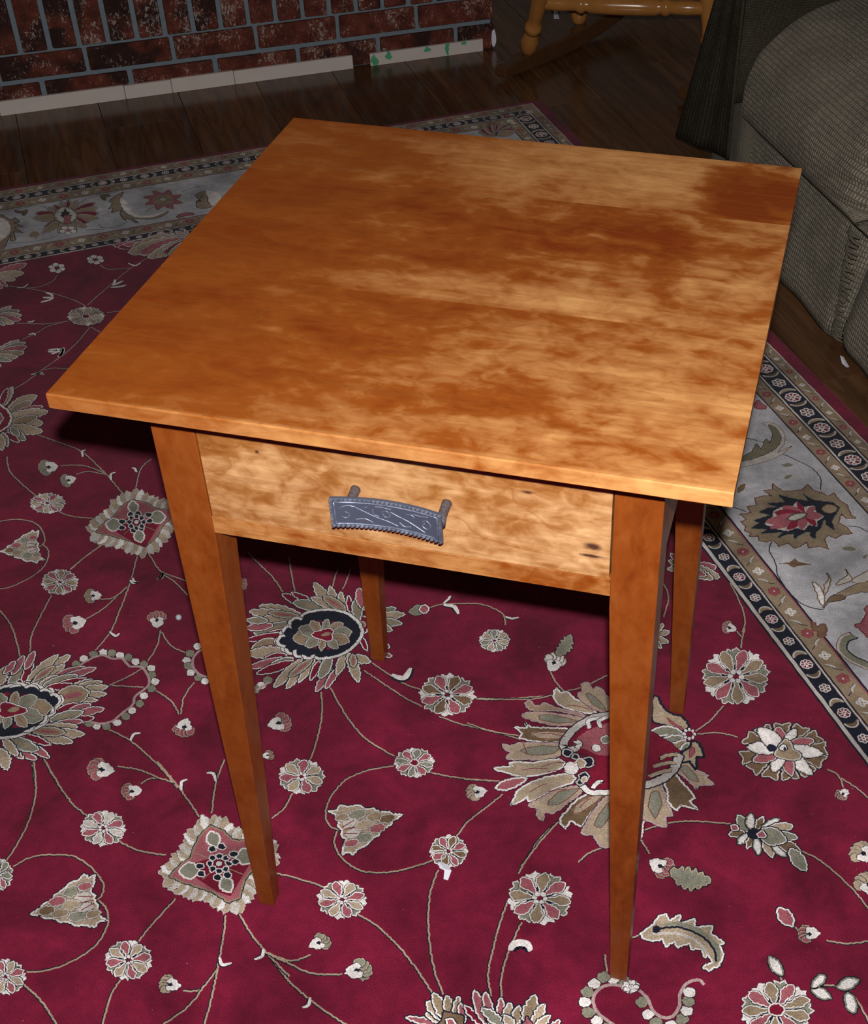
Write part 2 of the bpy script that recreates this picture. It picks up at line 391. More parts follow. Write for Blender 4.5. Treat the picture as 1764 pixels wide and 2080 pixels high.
for s in (-1, 1):
    x0, x1 = sorted((s * (LX - .004), s * (LX - .022)))
    mk('side_apron', boxv(x0, x1, LF + LA, LB - LA, ZR, ZT), BOXF, M_RAIL, table, bevel=.0005)
mk('back_apron', boxv(-LX + LA, LX - LA, LB - .022, LB - .004, ZR, ZT), BOXF, M_RAIL, table, bevel=.0005)
dz0, dz1 = ZD, ZT - .0068
drawer = mk('drawer_front', boxv(-LX + LA + .0012, LX - LA - .0012, LF, LF + .018, dz0, dz1), BOXF, M_DRAWER, table, bevel=.0006, org=(0, LF, dz0))
db = MB().box(-LX + LA + .006, -LX + LA + .016, LF + .018, LB - .03, dz0 + .004, dz1 - .01).box(LX - LA - .016, LX - LA - .006, LF + .018, LB - .03, dz0 + .004, dz1 - .01)
db.box(-LX + LA + .016, LX - LA - .016, LF + .018, LB - .03, dz0 + .006, dz0 + .012).box(-LX + LA + .016, LX - LA - .016, LB - .04, LB - .03, dz0 + .012, dz1 - .01)
db.go('drawer_box', M_RAIL, table)
# drawer pull
PZ = .5975
hx = -.0045
def plate_y(x): return LF - .0255 + .0062 * (1 - ((x - hx) / .045) ** 2)
N = 40
pv = []; pf = []
X0, X1 = hx - .0445, hx + .0445
for i in range(N + 1):
    x = X0 + (X1 - X0) * i / N; y = plate_y(x); hh = .0138
    pv += [(x, y, PZ - hh), (x, y, PZ + hh), (x, y + .0032, PZ + hh), (x, y + .0032, PZ - hh)]
for i in range(N):
    a = i * 4; b = a + 4
    for q in range(4): pf.append((a + q, a + (q + 1) % 4, b + (q + 1) % 4, b + q))
pf += [(0, 3, 2, 1), (N * 4, N * 4 + 1, N * 4 + 2, N * 4 + 3)]
pull = mk('drawer_pull', pv, pf, M_PEWTER_D, table, bevel=.0006)
# rope border and bead line, one joined part each
rb = MB()
def ropebit(x, z, along_x, sx_, sz_):
    y = plate_y(x) - .0007
    n = 6
    sk = .35
    vs = []
    for (yy, g) in ((y + .0006, 1.0), (y - .0008, .62)):
        for (dx, dz) in ((-1, -1), (1, -1), (1, 1), (-1, 1)):
            ddx = dx * sx_ * g + (dz * sk * sx_ if along_x else 0); ddz = dz * sz_ * g + (dx * sk * sz_ if not along_x else 0)
            vs.append((x + ddx, yy, z + ddz))
    rb.add(vs, [(0, 1, 2, 3), (7, 6, 5, 4), (0, 4, 5, 1), (1, 5, 6, 2), (2, 6, 7, 3), (3, 7, 4, 0)])
nx = 25
for i in range(nx):
    x = X0 + .0018 + (X1 - X0 - .0036) * i / (nx - 1)
    for z in (PZ - .0127, PZ + .0127): ropebit(x, z, True, .00145, .0012)
for i in range(6):
    z = PZ - .0095 + .019 * i / 5
    for x in (X0 + .0012, X1 - .0012): ropebit(x, z, False, .0010, .00135)
rb.go('rope_border', M_PEWTER, pull)['kind'] = 'stuff'
fr = MB()
def onp(x, z, d=0): return (x, plate_y(x) - d, z)
xa, xb, za, zb = X0 + .0036, X1 - .0036, PZ - .0104, PZ + .0104
loop = [onp(xa + (xb - xa) * i / 20, zb, .0002) for i in range(21)] + [onp(xb, zb + (za - zb) * i / 4, .0002) for i in range(1, 5)] + [onp(xb + (xa - xb) * i / 20, za, .0002) for i in range(1, 21)] + [onp(xa, za + (zb - za) * i / 4, .0002) for i in range(1, 5)]
fr.tube(loop, .00055, 6); fr.go('bead_frame', M_PEWTER, pull, smooth=True)
sl = MB()
def scroll(pts, r=.00042):
    q = []
    for i in range(len(pts) - 1):
        p0, p1, p2, p3 = pts[max(i - 1, 0)], pts[i], pts[i + 1], pts[min(i + 2, len(pts) - 1)]
        for t_ in [k / 6 for k in range(6)]:
            q.append(tuple(.5 * ((2 * p1[c]) + (-p0[c] + p2[c]) * t_ + (2 * p0[c] - 5 * p1[c] + 4 * p2[c] - p3[c]) * t_ ** 2 + (-p0[c] + 3 * p1[c] - 3 * p2[c] + p3[c]) * t_ ** 3) for c in (0, 1)))
    q.append(pts[-1])
    sl.tube([onp(hx + a * .001, PZ + b * .001, .0001) for a, b in q], r, 5)
scroll([(-38, 2), (-35, 6), (-28, 7), (-20, 3), (-10, -2), (0, -5), (8, -8)]); scroll([(-36, -3), (-33, 1), (-30, -2), (-33, -5), (-36, -3)])
scroll([(-26, 7), (-22, 4), (-16, 7)]); scroll([(-12, 5), (-11, 0), (-7, -1)]); scroll([(-5, 3), (-1, 5), (2, 1), (-2, -1), (-4, 2)])
scroll([(2, 5), (8, 2), (16, -1), (24, -5), (30, -8)]); scroll([(9, -4), (13, -7), (18, -6)]); scroll([(12, 4), (18, 6), (22, 4), (19, 2)])
scroll([(28, 2), (32, 4), (35, 0), (32, -4), (28, -2), (30, 1)]); scroll([(-26, -6), (-18, -5), (-12, -8)]); scroll([(20, 7), (27, 7), (33, 8)]); scroll([(-10, 8), (-3, 8), (3, 7)])
sl.go('scroll_relief', M_PEWTER, pull, smooth=True)
for px_ in (-.0367, .0368):
    MB().tube([(px_, LF + .001, PZ + .0055), (px_, LF - .003, PZ + .0052), (px_, LF - .012, PZ + .004), (px_ , LF - .0215, PZ + .003)], [.0042, .0038, .0036, .0052], 16).go('post', M_POST, pull, smooth=True)

# ------------------------------------------------------------------ rug
RED = (.20, .0085, .034); CREAM = (.62, .57, .50); GREY = (.42, .41, .42); TAN = (.34, .25, .155); BEI = (.47, .365, .25)
GRN = (.27, .265, .195); NAVY = (.012, .014, .028); PINK = (.40, .115, .135); BROWN = (.20, .125, .068); WHITE = (.88, .83, .77); DRED = (.22, .008, .03)
th = math.radians(35.3)
E1 = Vector((-math.cos(th), -math.sin(th))); E2 = Vector((math.sin(th), -math.cos(th)))
RO = Vector((-0.41441403, 2.2261263))
def rp(u, v): p = RO + E1 * u + E2 * v; return (p.x, p.y)
UM, VM = 2.45, 3.45
rc = rp(UM / 2, VM / 2)
def dyeobj(name, verts, faces, cols, parent, org, label=None):
    me = bpy.data.meshes.new(name)
    me.from_pydata([(v[0] - org[0], v[1] - org[1], v[2] - org[2]) for v in verts], [], faces)
    at_ = me.color_attributes.new('dye', 'FLOAT_COLOR', 'CORNER')
    buf = []
    for p, c in zip(me.polygons, cols): buf += [c[0], c[1], c[2], 1.0] * p.loop_total
    at_.data.foreach_set('color', buf)
    me.materials.append(M_PILE)
    o = bpy.data.objects.new(name, me); link(o, parent, org)
    if label: o['label'] = label
    return o
e = .0
rv = []
for z in (ZF, -.0005, 0.0):
    d = {ZF: 0, -.0005: 0, 0.0: .002}[z]
    rv += [(*rp(-.006 + d, .0085 + d), z), (*rp(-.006 + d, VM - d), z), (*rp(UM - d, VM - d), z), (*rp(UM - d, .0085 + d), z)]
rf = [(0, 1, 2, 3), (11, 10, 9, 8)] + [(L * 4 + i, L * 4 + 4 + i, L * 4 + 4 + (i + 1) % 4, L * 4 + (i + 1) % 4) for L in (0, 1) for i in range(4)]
rf = [tuple(reversed(q)) for q in rf]
rug = dyeobj('rug', rv, rf, [RED] * len(rf), None, (rc[0], rc[1], ZF))
tag(rug, 'crimson floral rug with cream palmette border under the side table', 'rug')

class Mo:
    """a tufted motif of the rug: flat coloured patches of pile, a fraction of a millimetre proud, in rug coordinates"""
    def __init__(s, z=.0003): s.v = []; s.f = []; s.c = []; s.z = z
    def up(s): s.z += 5e-6
    def poly(s, P, col):
        n = len(s.v); s.v += [(p[0], p[1], s.z) for p in P]
        a = sum(P[i][0] * P[(i + 1) % len(P)][1] - P[(i + 1) % len(P)][0] * P[i][1] for i in range(len(P)))
        ids = tuple(range(n, n + len(P))); s.f.append(ids if a > 0 else ids[::-1]); s.c.append(col); s.up()
    def stroke(s, P, w, col, closed=False, shift=0.0, taper=False):
        n = len(P)
        if n < 2: return
        L, R_ = [], []
        for i in range(n):
            a = P[(i - 1) % n] if closed else P[max(i - 1, 0)]; b = P[(i + 1) % n] if closed else P[min(i + 1, n - 1)]
            dx, dy = b[0] - a[0], b[1] - a[1]; l = math.hypot(dx, dy) or 1; nx_, ny_ = -dy / l, dx / l
            ww = w if not taper else w * math.sin(math.pi * (.12 + .8 * i / (n - 1))) ** .6
            L.append((P[i][0] + nx_ * (shift + ww / 2), P[i][1] + ny_ * (shift + ww / 2))); R_.append((P[i][0] + nx_ * (shift - ww / 2), P[i][1] + ny_ * (shift - ww / 2)))
        k = len(s.v); s.v += [(p[0], p[1], s.z) for p in L] + [(p[0], p[1], s.z) for p in R_]
        for i in range(n if closed else n - 1):
            j = (i + 1) % n; s.f.append((k + i, k + n + i, k + n + j, k + j)); s.c.append(col)
        s.up()
    def shape(s, P, fill, rim=None, rw=.0018, line=NAVY, lw=.0014, jit=.0008):
        P = resample(P, .0019, True, jit)
        if line is not None: s.stroke(P, (rw if rim is not None else 0) + 2 * lw, line, True)
        if fill is not None: s.poly(P, fill)
        if rim is not None: s.stroke([(p[0] + random.uniform(-.0004, .0004), p[1] + random.uniform(-.0004, .0004)) for p in P], rw * 1.08, rim, True)
    def go(s, name, label=None):
        if not s.v: return
        n = len(s.v); org = (sum(v[0] for v in s.v) / n, sum(v[1] for v in s.v) / n, 0.0)
        return dyeobj(name, s.v, s.f, s.c, rug, org, label)
def resample(P, step, closed, jit=0):
    Q = []; n = len(P)
    for i in range(n if closed else n - 1):
        a, b = P[i], P[(i + 1) % n]; l = math.hypot(b[0] - a[0], b[1] - a[1]); k = max(1, int(round(l / step)))
        for j in range(k):
            t_ = j / k; Q.append((a[0] + (b[0] - a[0]) * t_ + random.uniform(-jit, jit), a[1] + (b[1] - a[1]) * t_ + random.uniform(-jit, jit)))
    if not closed: Q.append(P[-1])
    return Q
def cat(P, closed=False, k=6):
    n = len(P); Q = []
    if n < 3: return list(P)
    for i in range(n if closed else n - 1):
        g = (lambda q: P[q % n]) if closed else (lambda q: P[min(max(q, 0), n - 1)])
        p0, p1, p2, p3 = g(i - 1), g(i), g(i + 1), g(i + 2)
        for j in range(k):
            t_ = j / k
            Q.append(tuple(.5 * (2 * p1[c] + (-p0[c] + p2[c]) * t_ + (2 * p0[c] - 5 * p1[c] + 4 * p2[c] - p3[c]) * t_ ** 2 + (-p0[c] + 3 * p1[c] - 3 * p2[c] + p3[c]) * t_ ** 3) for c in (0, 1)))
    if not closed: Q.append(P[-1])
    return Q
class Cr:
    """a view onto the rug: picture coordinates (x0, y0 at scale s) cast onto the rug plane"""
    def __init__(s, x0, y0, sc_): s.x0, s.y0, s.s = x0, y0, sc_
    def __call__(s, x, y): p = at(s.x0 + x / s.s, s.y0 + y / s.s, 0); return (p.x, p.y)
    def P(s, L): return [s(*p) for p in L]
PX = Cr(0, 0, 1)
def leafpts(b, t, wr, bend=0, n=12, fat=.45, serr=0):
    """leaf outline from base b to tip t (any plane coords); wr = width / length"""
    dx, dy = t[0] - b[0], t[1] - b[1]; nx_, ny_ = -dy, dx
    up, dn = [], []
    for i in range(n + 1):
        a = i / n; w = wr / 2 * math.sin(math.pi * a ** (.75 + fat * .5)) ** .8 + (.02 if 0 < i < n else 0)
        if serr and 0 < i < n: w *= 1 + serr * (1 if i % 2 else -1)
        c_ = bend * math.sin(math.pi * a)
        up.append((b[0] + dx * a + nx_ * (c_ + w), b[1] + dy * a + ny_ * (c_ + w))); dn.append((b[0] + dx * a + nx_ * (c_ - w), b[1] + dy * a + ny_ * (c_ - w)))
    return up + dn[::-1][1:-1] if True else up
def leaf(m, C, bx, by, tx, ty, wr, fill, rim=WHITE, line=NAVY, core=None, bend=0, serr=0, rw=.0017):
    P = C.P(leafpts((bx, by), (tx, ty), wr, bend, serr=serr)); m.shape(P, fill, rim, rw, line)
    if core is not None:
        q = leafpts((bx + (tx - bx) * .2, by + (ty - by) * .2), (bx + (tx - bx) * .82, by + (ty - by) * .82), wr * .42, bend)
        m.poly(resample(C.P(q), .0024, True, .0003), core)
def vine(P, w=.0019, col=BEI, z=.00025, dark=NAVY):
    m = Mo(z); Q = resample(cat(P), .0022, False, 0)
    Q = [(p[0] + random.uniform(-.0006, .0006), p[1] + random.uniform(-.0006, .0006)) for p in Q]
    if dark is not None: m.stroke(Q, w * 1.0, dark, shift=-w * .65)
    m.stroke(Q, w, col); return m
def curl(C, P, w=.0045, col=WHITE):
    m = Mo(.0005); Q = resample(cat(C.P(P)), .0022, False, .0003)
    m.stroke(Q, w * 1.35, NAVY, taper=True, shift=-w * .25); m.stroke(Q, w, col, taper=True); m.go('curl')
def ell(cx, cy, rx, ry, n=20, ph=0):
    return [(cx + rx * math.cos(ph + 2 * math.pi * i / n), cy + ry * math.sin(ph + 2 * math.pi * i / n)) for i in range(n)]

def rosette(cx, cy, rx, ry=None, n=8, ph=.2, a=PINK, b=BEI, tip=WHITE, mid=WHITE, ctr=DRED, name='rosette', C=PX, m=None, dots=True):
    ry = ry or rx * .84; own = m is None; m = m or Mo(.0006)
    pt = lambda r, an: (cx + rx * r * math.cos(an), cy + ry * r * math.sin(an))
    m.shape(C.P(ell(cx, cy, rx * .86, ry * .86, 24)), NAVY, None, 0, NAVY, .0008)
    for i in range(n):                       # outer tips between petals
        an = ph + 2 * math.pi * (i + .5) / n; da = math.pi / n * .95
        P = [pt(.42, an), pt(.74, an - da * .8), pt(.98, an - da * .55), pt(.90, an - da * .1), pt(1.02, an + da * .25), pt(.93, an + da * .6), pt(.72, an + da * .75)]
        m.shape(C.P(P), (tip if i % 2 else GRN), tip, .0014, NAVY, .0006)
    for i in range(n):
        an = ph + 2 * math.pi * i / n; da = math.pi / n * .85
        P = [pt(.16, an), pt(.45, an - da * .8), pt(.75, an - da * .85), pt(.96, an + da * .05), pt(.74, an + da * .8), pt(.45, an + da * .75)]
        m.shape(C.P(cat(P, True, 3)), a if i % 2 else b, tip, .0012, NAVY, .0008)
    if dots:
        k = 6
        for i in range(k):
            an = 2 * math.pi * i / k + ph; m.shape(C.P(ell(*pt(.17, an), rx * .085, ry * .085, 7)), mid, None, 0, NAVY, .0006)
        m.shape(C.P(ell(cx, cy, rx * .08, ry * .08, 8)), ctr, None, 0, None)
    else:
        m.shape(C.P(ell(cx, cy, rx * .22, ry * .22, 10)), ctr, mid, .0016, NAVY, .0006)
    if own: m.go(name)
def blossom(cx, cy, r, ang, pet=PINK, cup=WHITE, eye=NAVY, C=PX, n=5, leafy=None, ry=.85):
    """small side-view flower: cup at the stem side, n petals on the far side (direction ang, y up)"""
    m = Mo(.0006); ca, sa = math.cos(ang), -math.sin(ang)
    f_ = lambda u, v: (cx + (u * ca - v * (-sa)) * r, cy + (u * sa - v * ca) * r * ry) if False else (cx + (u * ca + v * sa) * r, cy + (u * sa - v * ca) * r * ry)
    for i in range(n):
        a_ = (i - (n - 1) / 2) * 2.5 / n
        u, v = .42 * math.cos(a_ * 1.15), .55 * math.sin(a_ * 1.15)
        m.shape(C.P([f_(u + .36 * math.cos(t), v + .30 * math.sin(t)) for t in [k * .7 for k in range(9)]]), pet, BEI, .0011, NAVY, .0007)
    m.shape(C.P([f_(-.9, .05), f_(-.55, .42), f_(.0, .55), f_(.15, .25), f_(-.1, 0), f_(.15, -.25), f_(0, -.55), f_(-.55, -.40)]), cup, WHITE, .001, NAVY, .0007)
    m.shape(C.P([f_(.1, 0), f_(-.1, .2), f_(-.35, .05), f_(-.1, -.18)]), eye, None, 0, None)
    if leafy: m.shape(C.P(leafpts(f_(.6, 0), leafy, .42, .08, serr=.25)), GRN, BEI, .0014, NAVY)
    m.go('blossom')

# ---- border bands
TR = [-.004, .018, .0205, .0390, .0412, .0445, .079, .0825, .0847, .1085, .1110, .3005, .3035, .3055, .3330, .3352, .338, .3605, .3660, .3688]
TF = [.0105, .0215, .0235, .0465, .048, .0515, .0745, .0775, .079, .108, .110, .2795, .281, .2825, .3105, .312, .315, .3325, .3365, .3375]
BC = [None, CREAM, TAN, NAVY, CREAM, NAVY, CREAM, NAVY, TAN, NAVY, (.55, .54, .55), NAVY, PINK, TAN, NAVY, CREAM, NAVY, CREAM, NAVY]
BN = ['', 'border_line', 'border_band', 'border_line', 'border_line', 'border_band', 'border_line', 'border_line', 'border_band', 'border_line', 'border_band', 'border_line', 'border_line', 'border_band', 'border_line', 'border_line', 'border_band', 'border_line', 'border_line']
for i in range(1, 19):
    m = Mo(.00010 + i * 2e-6)
    thin = BN[i] == 'border_line'
    def ring(k):
        a, b = TR[k], TF[k]; cs = [(a, b), (a, VM - b), (UM - a, VM - b), (UM - a, b)]; return cs
    A, B = ring(i), ring(i + 1)
    for s in range(4):
        a0, a1, b0, b1 = A[s], A[(s + 1) % 4], B[s], B[(s + 1) % 4]
        K = int(max(abs(a1[0] - a0[0]), abs(a1[1] - a0[1])) / (.009 if thin else .03)) + 1
        pa, pb = [], []
        for k in range(K + 1):
            t_ = k / K; ja = random.uniform(-1, 1) * (.0005 if thin else .0004)
            pa.append((a0[0] + (a1[0] - a0[0]) * t_ + ja, a0[1] + (a1[1] - a0[1]) * t_ + ja)); pb.append((b0[0] + (b1[0] - b0[0]) * t_ + ja, b0[1] + (b1[1] - b0[1]) * t_ + ja))
        n0 = len(m.v); m.v += [(*rp(*p), m.z) for p in pa] + [(*rp(*p), m.z) for p in pb]
        for k in range(K): m.f.append((n0 + k, n0 + k + 1, n0 + K + 2 + k, n0 + K + 1 + k)); m.c.append(BC[i])
    m.f = [q for q in m.f]
    # keep the band facing up
    x = [m.v[i_] for i_ in m.f[0]]; ar = sum(x[q][0] * x[(q + 1) % 4][1] - x[(q + 1) % 4][0] * x[q][1] for q in range(4))
    if ar < 0: m.f = [q[::-1] for q in m.f]
    m.go(BN[i])
def side(kind):
    if kind == 'R': return lambda al, ac: rp(ac, al)
    return lambda al, ac: rp(al, ac)
def flowerb(S, al, ac, r, petal, rim, ctr, n=5, line=None, name='border_flower'):
    m = Mo(.00034)
    if line: m.poly([S(al + r * 1.12 * math.cos(t * .5), ac + r * 1.12 * math.sin(t * .5)) for t in range(12)], line)
    for i in range(n):
        a = 2 * math.pi * i / n + .3; q = (al + r * .56 * math.cos(a), ac + r * .56 * math.sin(a))
        P = [S(q[0] + r * .43 * math.cos(t * math.pi / 4), q[1] + r * .43 * math.sin(t * math.pi / 4)) for t in range(8)]
        m.poly(P, rim)
        P = [S(q[0] + r * .27 * math.cos(t * math.pi / 4), q[1] + r * .27 * math.sin(t * math.pi / 4)) for t in range(8)]
        m.poly(P, petal)
    m.poly([S(al + r * .2 * math.cos(t), ac + r * .2 * math.sin(t)) for t in range(6)], ctr); return m
def band_black(S, al0, per, a, b, lim, name):
    w = b - a; c = (a + b) / 2; k = -int(al0 / per) - 1
    while al0 + k * per < lim:
        al = al0 + k * per
        if al > .02:
            m = flowerb(S, al, c, w * .40, (.24, .02, .05), WHITE, TAN, 8)       # big flower
            m.go('border_flower')
            for sg in (-1, 1):
                m = Mo(.00030); cc = al + sg * per * .16
                out = [S(cc + sg * per * .13 * math.cos(t), c + w * .46 * math.sin(t)) for t in [(-1.45 + 2.9 * i / 10) for i in range(11)]]
                inn = [S(cc - sg * per * .0 + sg * per * .045 * math.cos(t), c + w * .40 * math.sin(t)) for t in [(1.4 - 2.8 * i / 10) for i in range(11)]]
                m.poly(out + inn, CREAM)
                out = [S(cc + sg * per * .105 * math.cos(t), c + w * .36 * math.sin(t)) for t in [(-1.4 + 2.8 * i / 10) for i in range(11)]]
                inn = [S(cc + sg * per * .045 * math.cos(t), c + w * .32 * math.sin(t)) for t in [(1.4 - 2.8 * i / 10) for i in range(11)]]
                m.poly(out + inn, BROWN if sg > 0 else TAN); m.go('border_crescent')
            m = flowerb(S, al + per / 2, c, w * .36, (.20, .10, .10), WHITE, BROWN, 6)
            m.go('border_flower')
        k += 1
def band_guard(S, al0, per, a, b, lim):
    w = b - a; c = (a + b) / 2; k = -int(al0 / per) - 1
    while al0 + k * per < lim:
        al = al0 + k * per
        if al > .02:
            flowerb(S, al, c, w * .34, (.36, .09, .10), (.33, .06, .07), CREAM, 6).go('border_flower')
            flowerb(S, al + per / 2, c, w * .30, CREAM, WHITE, TAN, 4).go('border_flower')
            for q in (.25, .75):
                x = al + per * q; sg = 1 if q < .5 else -1; m = Mo(.00032)
                P = [(x - per * .09, c - sg * w * .32), (x - per * .03, c - sg * w * .05), (x + per * .03, c + sg * w * .05), (x + per * .09, c + sg * w * .32)]
                m.stroke([S(*p) for p in cat(P)], .0012, NAVY, shift=-.0016); m.stroke([S(*p) for p in cat(P[:3])], .0034, CREAM, taper=True); m.go('border_leaf')
        k += 1
SR, SF = side('R'), side('F')
band_black(SR, 1.2705, .0905, TR[5], TR[6], 2.1, 'o'); band_black(SR, 1.6239, .0905, TR[16], TR[17], 2.2, 'i')
band_black(SF, 1.1573, .0858, TF[5], TF[6], 1.45, 'o'); band_black(SF, 1.1629, .0832, TF[16], TF[17], 1.45, 'i')
band_guard(SR, 1.2470, .0845, TR[8], TR[9], 2.1); band_guard(SR, 1.2874, .0845, TR[2], TR[3], 2.05)
band_guard(SF, 1.1524, .0842, TF[8], TF[9], 1.4); band_guard(SF, 1.150, .0842, TF[2], TF[3], 1.4)
c7 = Cr(1150, 850, 2.873)
def inv(p):
    d = Vector(p) - RO; return d.dot(E1), d.dot(E2)
gv = inv(c7(1030, 780))[1]
band_guard(SR, gv, .0885, TR[13], TR[14], 2.2); band_guard(SF, 1.185, .0835, TF[13], TF[14], 1.45)

# ---- vines (picture tracks cast onto the rug)
VN = [
 (Cr(0, 1550, 2.94), [[(200, -30), (215, 150), (180, 330), (100, 490), (40, 580)], [(270, -10), (340, 110), (430, 240), (540, 330)], [(700, 460), (820, 520), (990, 550)],
   [(80, 620), (180, 565), (300, 548), (450, 560), (560, 640), (620, 730), (600, 800), (560, 820)], [(590, 820), (640, 880), (640, 980), (560, 1100), (420, 1190), (280, 1240), (160, 1248)],
   [(135, 1320), (220, 1390), (290, 1480), (345, 1570)], [(1050, 810), (950, 920), (870, 1010), (830, 1065)], [(720, 1290), (660, 1400), (610, 1570)],
   [(1350, 910), (1325, 1100), (1300, 1230), (1260, 1420), (1220, 1570)], [(1300, 1230), (1200, 1350), (1090, 1360)], [(1220, 1330), (1130, 1450), (980, 1560)],
   [(1430, 900), (1500, 1020), (1600, 1140), (1730, 1275)], [(1600, 1140), (1690, 1180), (1720, 1190)], [(940, -10), (1050, 120), (1130, 230), (1190, 320)], [(700, 20), (830, 40), (940, 85), (1050, 120)],
   [(840, 125), (890, 95), (960, 90)], [(1340, -20), (1290, 120), (1265, 300)]]),
 (Cr(550, 1550, 2.94), [[(740, 18), (600, 40), (450, 100), (350, 220), (330, 320), (360, 380), (420, 405)], [(400, 405), (380, 480), (430, 570), (530, 640), (670, 655), (820, 630), (970, 580)],
   [(950, 55), (1130, 90), (1370, 108)], [(20, 655), (200, 700), (340, 752)], [(510, 900), (620, 960), (750, 1080), (850, 1200), (920, 1300), (970, 1380)],
   [(1000, 640), (950, 800), (945, 1000), (970, 1200), (1030, 1380)], [(1390, 185), (1280, 270), (1180, 350), (1110, 440)], [(1725, 345), (1620, 440), (1540, 560), (1480, 660)],
   [(1415, 830), (1370, 960), (1320, 1150), (1300, 1270), (1320, 1390)], [(1500, 950), (1420, 1130), (1380, 1280), (1380, 1400)], [(130, 180), (80, 270), (5, 330)],
   [(-30, 1130), (120, 1180), (240, 1145)], [(80, 1180), (200, 1240), (300, 1262), (430, 1262)], [(-10, 1140), (100, 1290), (230, 1410), (400, 1530), (470, 1570)]]),
 (Cr(450, 1100, 3.207), [[(170, 70), (250, 150), (340, 240), (400, 330)], [(440, 100), (450, 180), (480, 330)], [(760, 180), (740, 235), (725, 300)], [(840, 180), (820, 245), (790, 310)],
   [(650, 980), (655, 1130), (620, 1300), (580, 1420)], [(710, 950), (780, 1080), (860, 1200), (960, 1300), (1130, 1400)], [(980, 790), (1100, 870), (1200, 930), (1300, 965)],
   [(930, 840), (1060, 930), (1200, 1020), (1310, 1075)], [(1420, 1140), (1560, 1190), (1764, 1235), (1950, 1290)], [(1640, 1020), (1764, 1030), (2150, 1005)],
   [(1340, 440), (1430, 410), (1550, 405), (1700, 410), (1830, 470), (1850, 545)]]),
 (Cr(950, 1350, 3.459), [[(0, 410), (150, 465), (360, 500)], [(585, 55), (620, 120), (680, 190)], [(690, 190), (830, 150), (985, 75)], [(655, 1090), (540, 1210), (430, 1350), (380, 1420)], [(780, 1390), (860, 1320), (990, 1275)],
   [(1225, 1170), (1400, 1115), (1600, 1100), (1850, 1120)], [(1220, 1230), (1280, 1330)], [(1605, 465), (1700, 400), (1800, 290)], [(1620, 490), (1760, 480), (1900, 510)], [(600, 215), (420, 245), (60, 238)], [(-20, 805), (200, 820)]]),
 (Cr(1100, 1600, 2.657), [[(1410, 345), (1500, 390), (1600, 470), (1700, 570), (1780, 670)], [(1540, 825), (1650, 842), (1780, 825)], [(490, 810), (540, 790)], [(1460, 1085), (1530, 1065), (1640, 1085), (1720, 1170), (1780, 1290)], [(345, 900), (355, 1000)], [(1285, 1000), (1305, 1060)], [(1370, 750), (1400, 780)]]),
 (Cr(1420, 1280, 5.128), [[(480, -20), (450, 100), (440, 190)], [(395, 10), (420, 40), (450, 70)], [(1340, 1450), (1450, 1510), (1510, 1640)], [(1480, 1540), (1650, 1650), (1780, 1760)]]),
 (Cr(1150, 850, 2.873), [[(960, 960), (1010, 1060), (1045, 1170), (1030, 1250)], [(560, 950), (600, 1040), (570, 1160)]]),
 (Cr(0, 1100, 2.94), [[(-20, 390), (60, 490), (100, 600), (120, 690)], [(310, 320), (250, 430), (190, 560), (180, 660)], [(610, 20), (500, 100), (420, 170)], [(820, 85), (780, 240), (720, 400), (660, 540), (570, 650)],
   [(885, 70), (960, 180), (1040, 240), (1120, 320)], [(980, 190), (1110, 235)], [(600, 345), (680, 335), (760, 270)], [(510, 465), (620, 400), (760, 270)], [(960, 530), (940, 620), (885, 715)],
   [(965, 540), (1020, 620), (1110, 665)], [(250, 15), (290, 60), (270, 140), (190, 210), (80, 265), (-10, 287)], [(1160, 840), (1100, 930), (1080, 1030)], [(930, 890), (1020, 950), (1070, 1030)],
   [(640, 1120), (780, 1190), (950, 1340), (1060, 1470)], [(640, 865), (760, 810), (850, 760)], [(660, 860), (860, 870)], [(190, 1290), (215, 1470)], [(260, 1290), (330, 1420), (370, 1480)]]),
 (Cr(0, 700, 2.52), [[(170, 455), (300, 500), (420, 550), (540, 660), (635, 770)], [(310, 620), (430, 620), (540, 660)], [(390, 665), (450, 650), (540, 665)], [(775, 585), (720, 640), (690, 760)], [(290, 850), (370, 880), (490, 890)],
   [(35, 575), (50, 650), (120, 720), (190, 780)], [(-10, 905), (100, 895), (190, 920), (230, 990), (210, 1030), (150, 1035)], [(520, 1025), (430, 1090), (360, 1150)]]),
 (Cr(0, 350, 3.782), [[(60, 875), (200, 890), (400, 930), (560, 980), (660, 1030)], [(440, 790), (400, 840), (300, 880), (200, 890)], [(770, 715), (830, 745), (950, 740), (1010, 735)],
   [(1130, 660), (1000, 740), (880, 840), (750, 950), (675, 1020)], [(130, 1160), (350, 1165), (530, 1145)], [(530, 1145), (380, 1180), (260, 1245), (170, 1285)],
   [(690, 1190), (600, 1300), (490, 1400), (320, 1520), (200, 1610), (80, 1680)], [(700, 1190), (770, 1230)], [(330, 1520), (420, 1505), (530, 1510)], [(820, 1080), (930, 1065)]]),
]
for C, L in VN:
    for P in L: vine(C.P(P), z=.00022 + random.random() * 6e-5).go('vine')
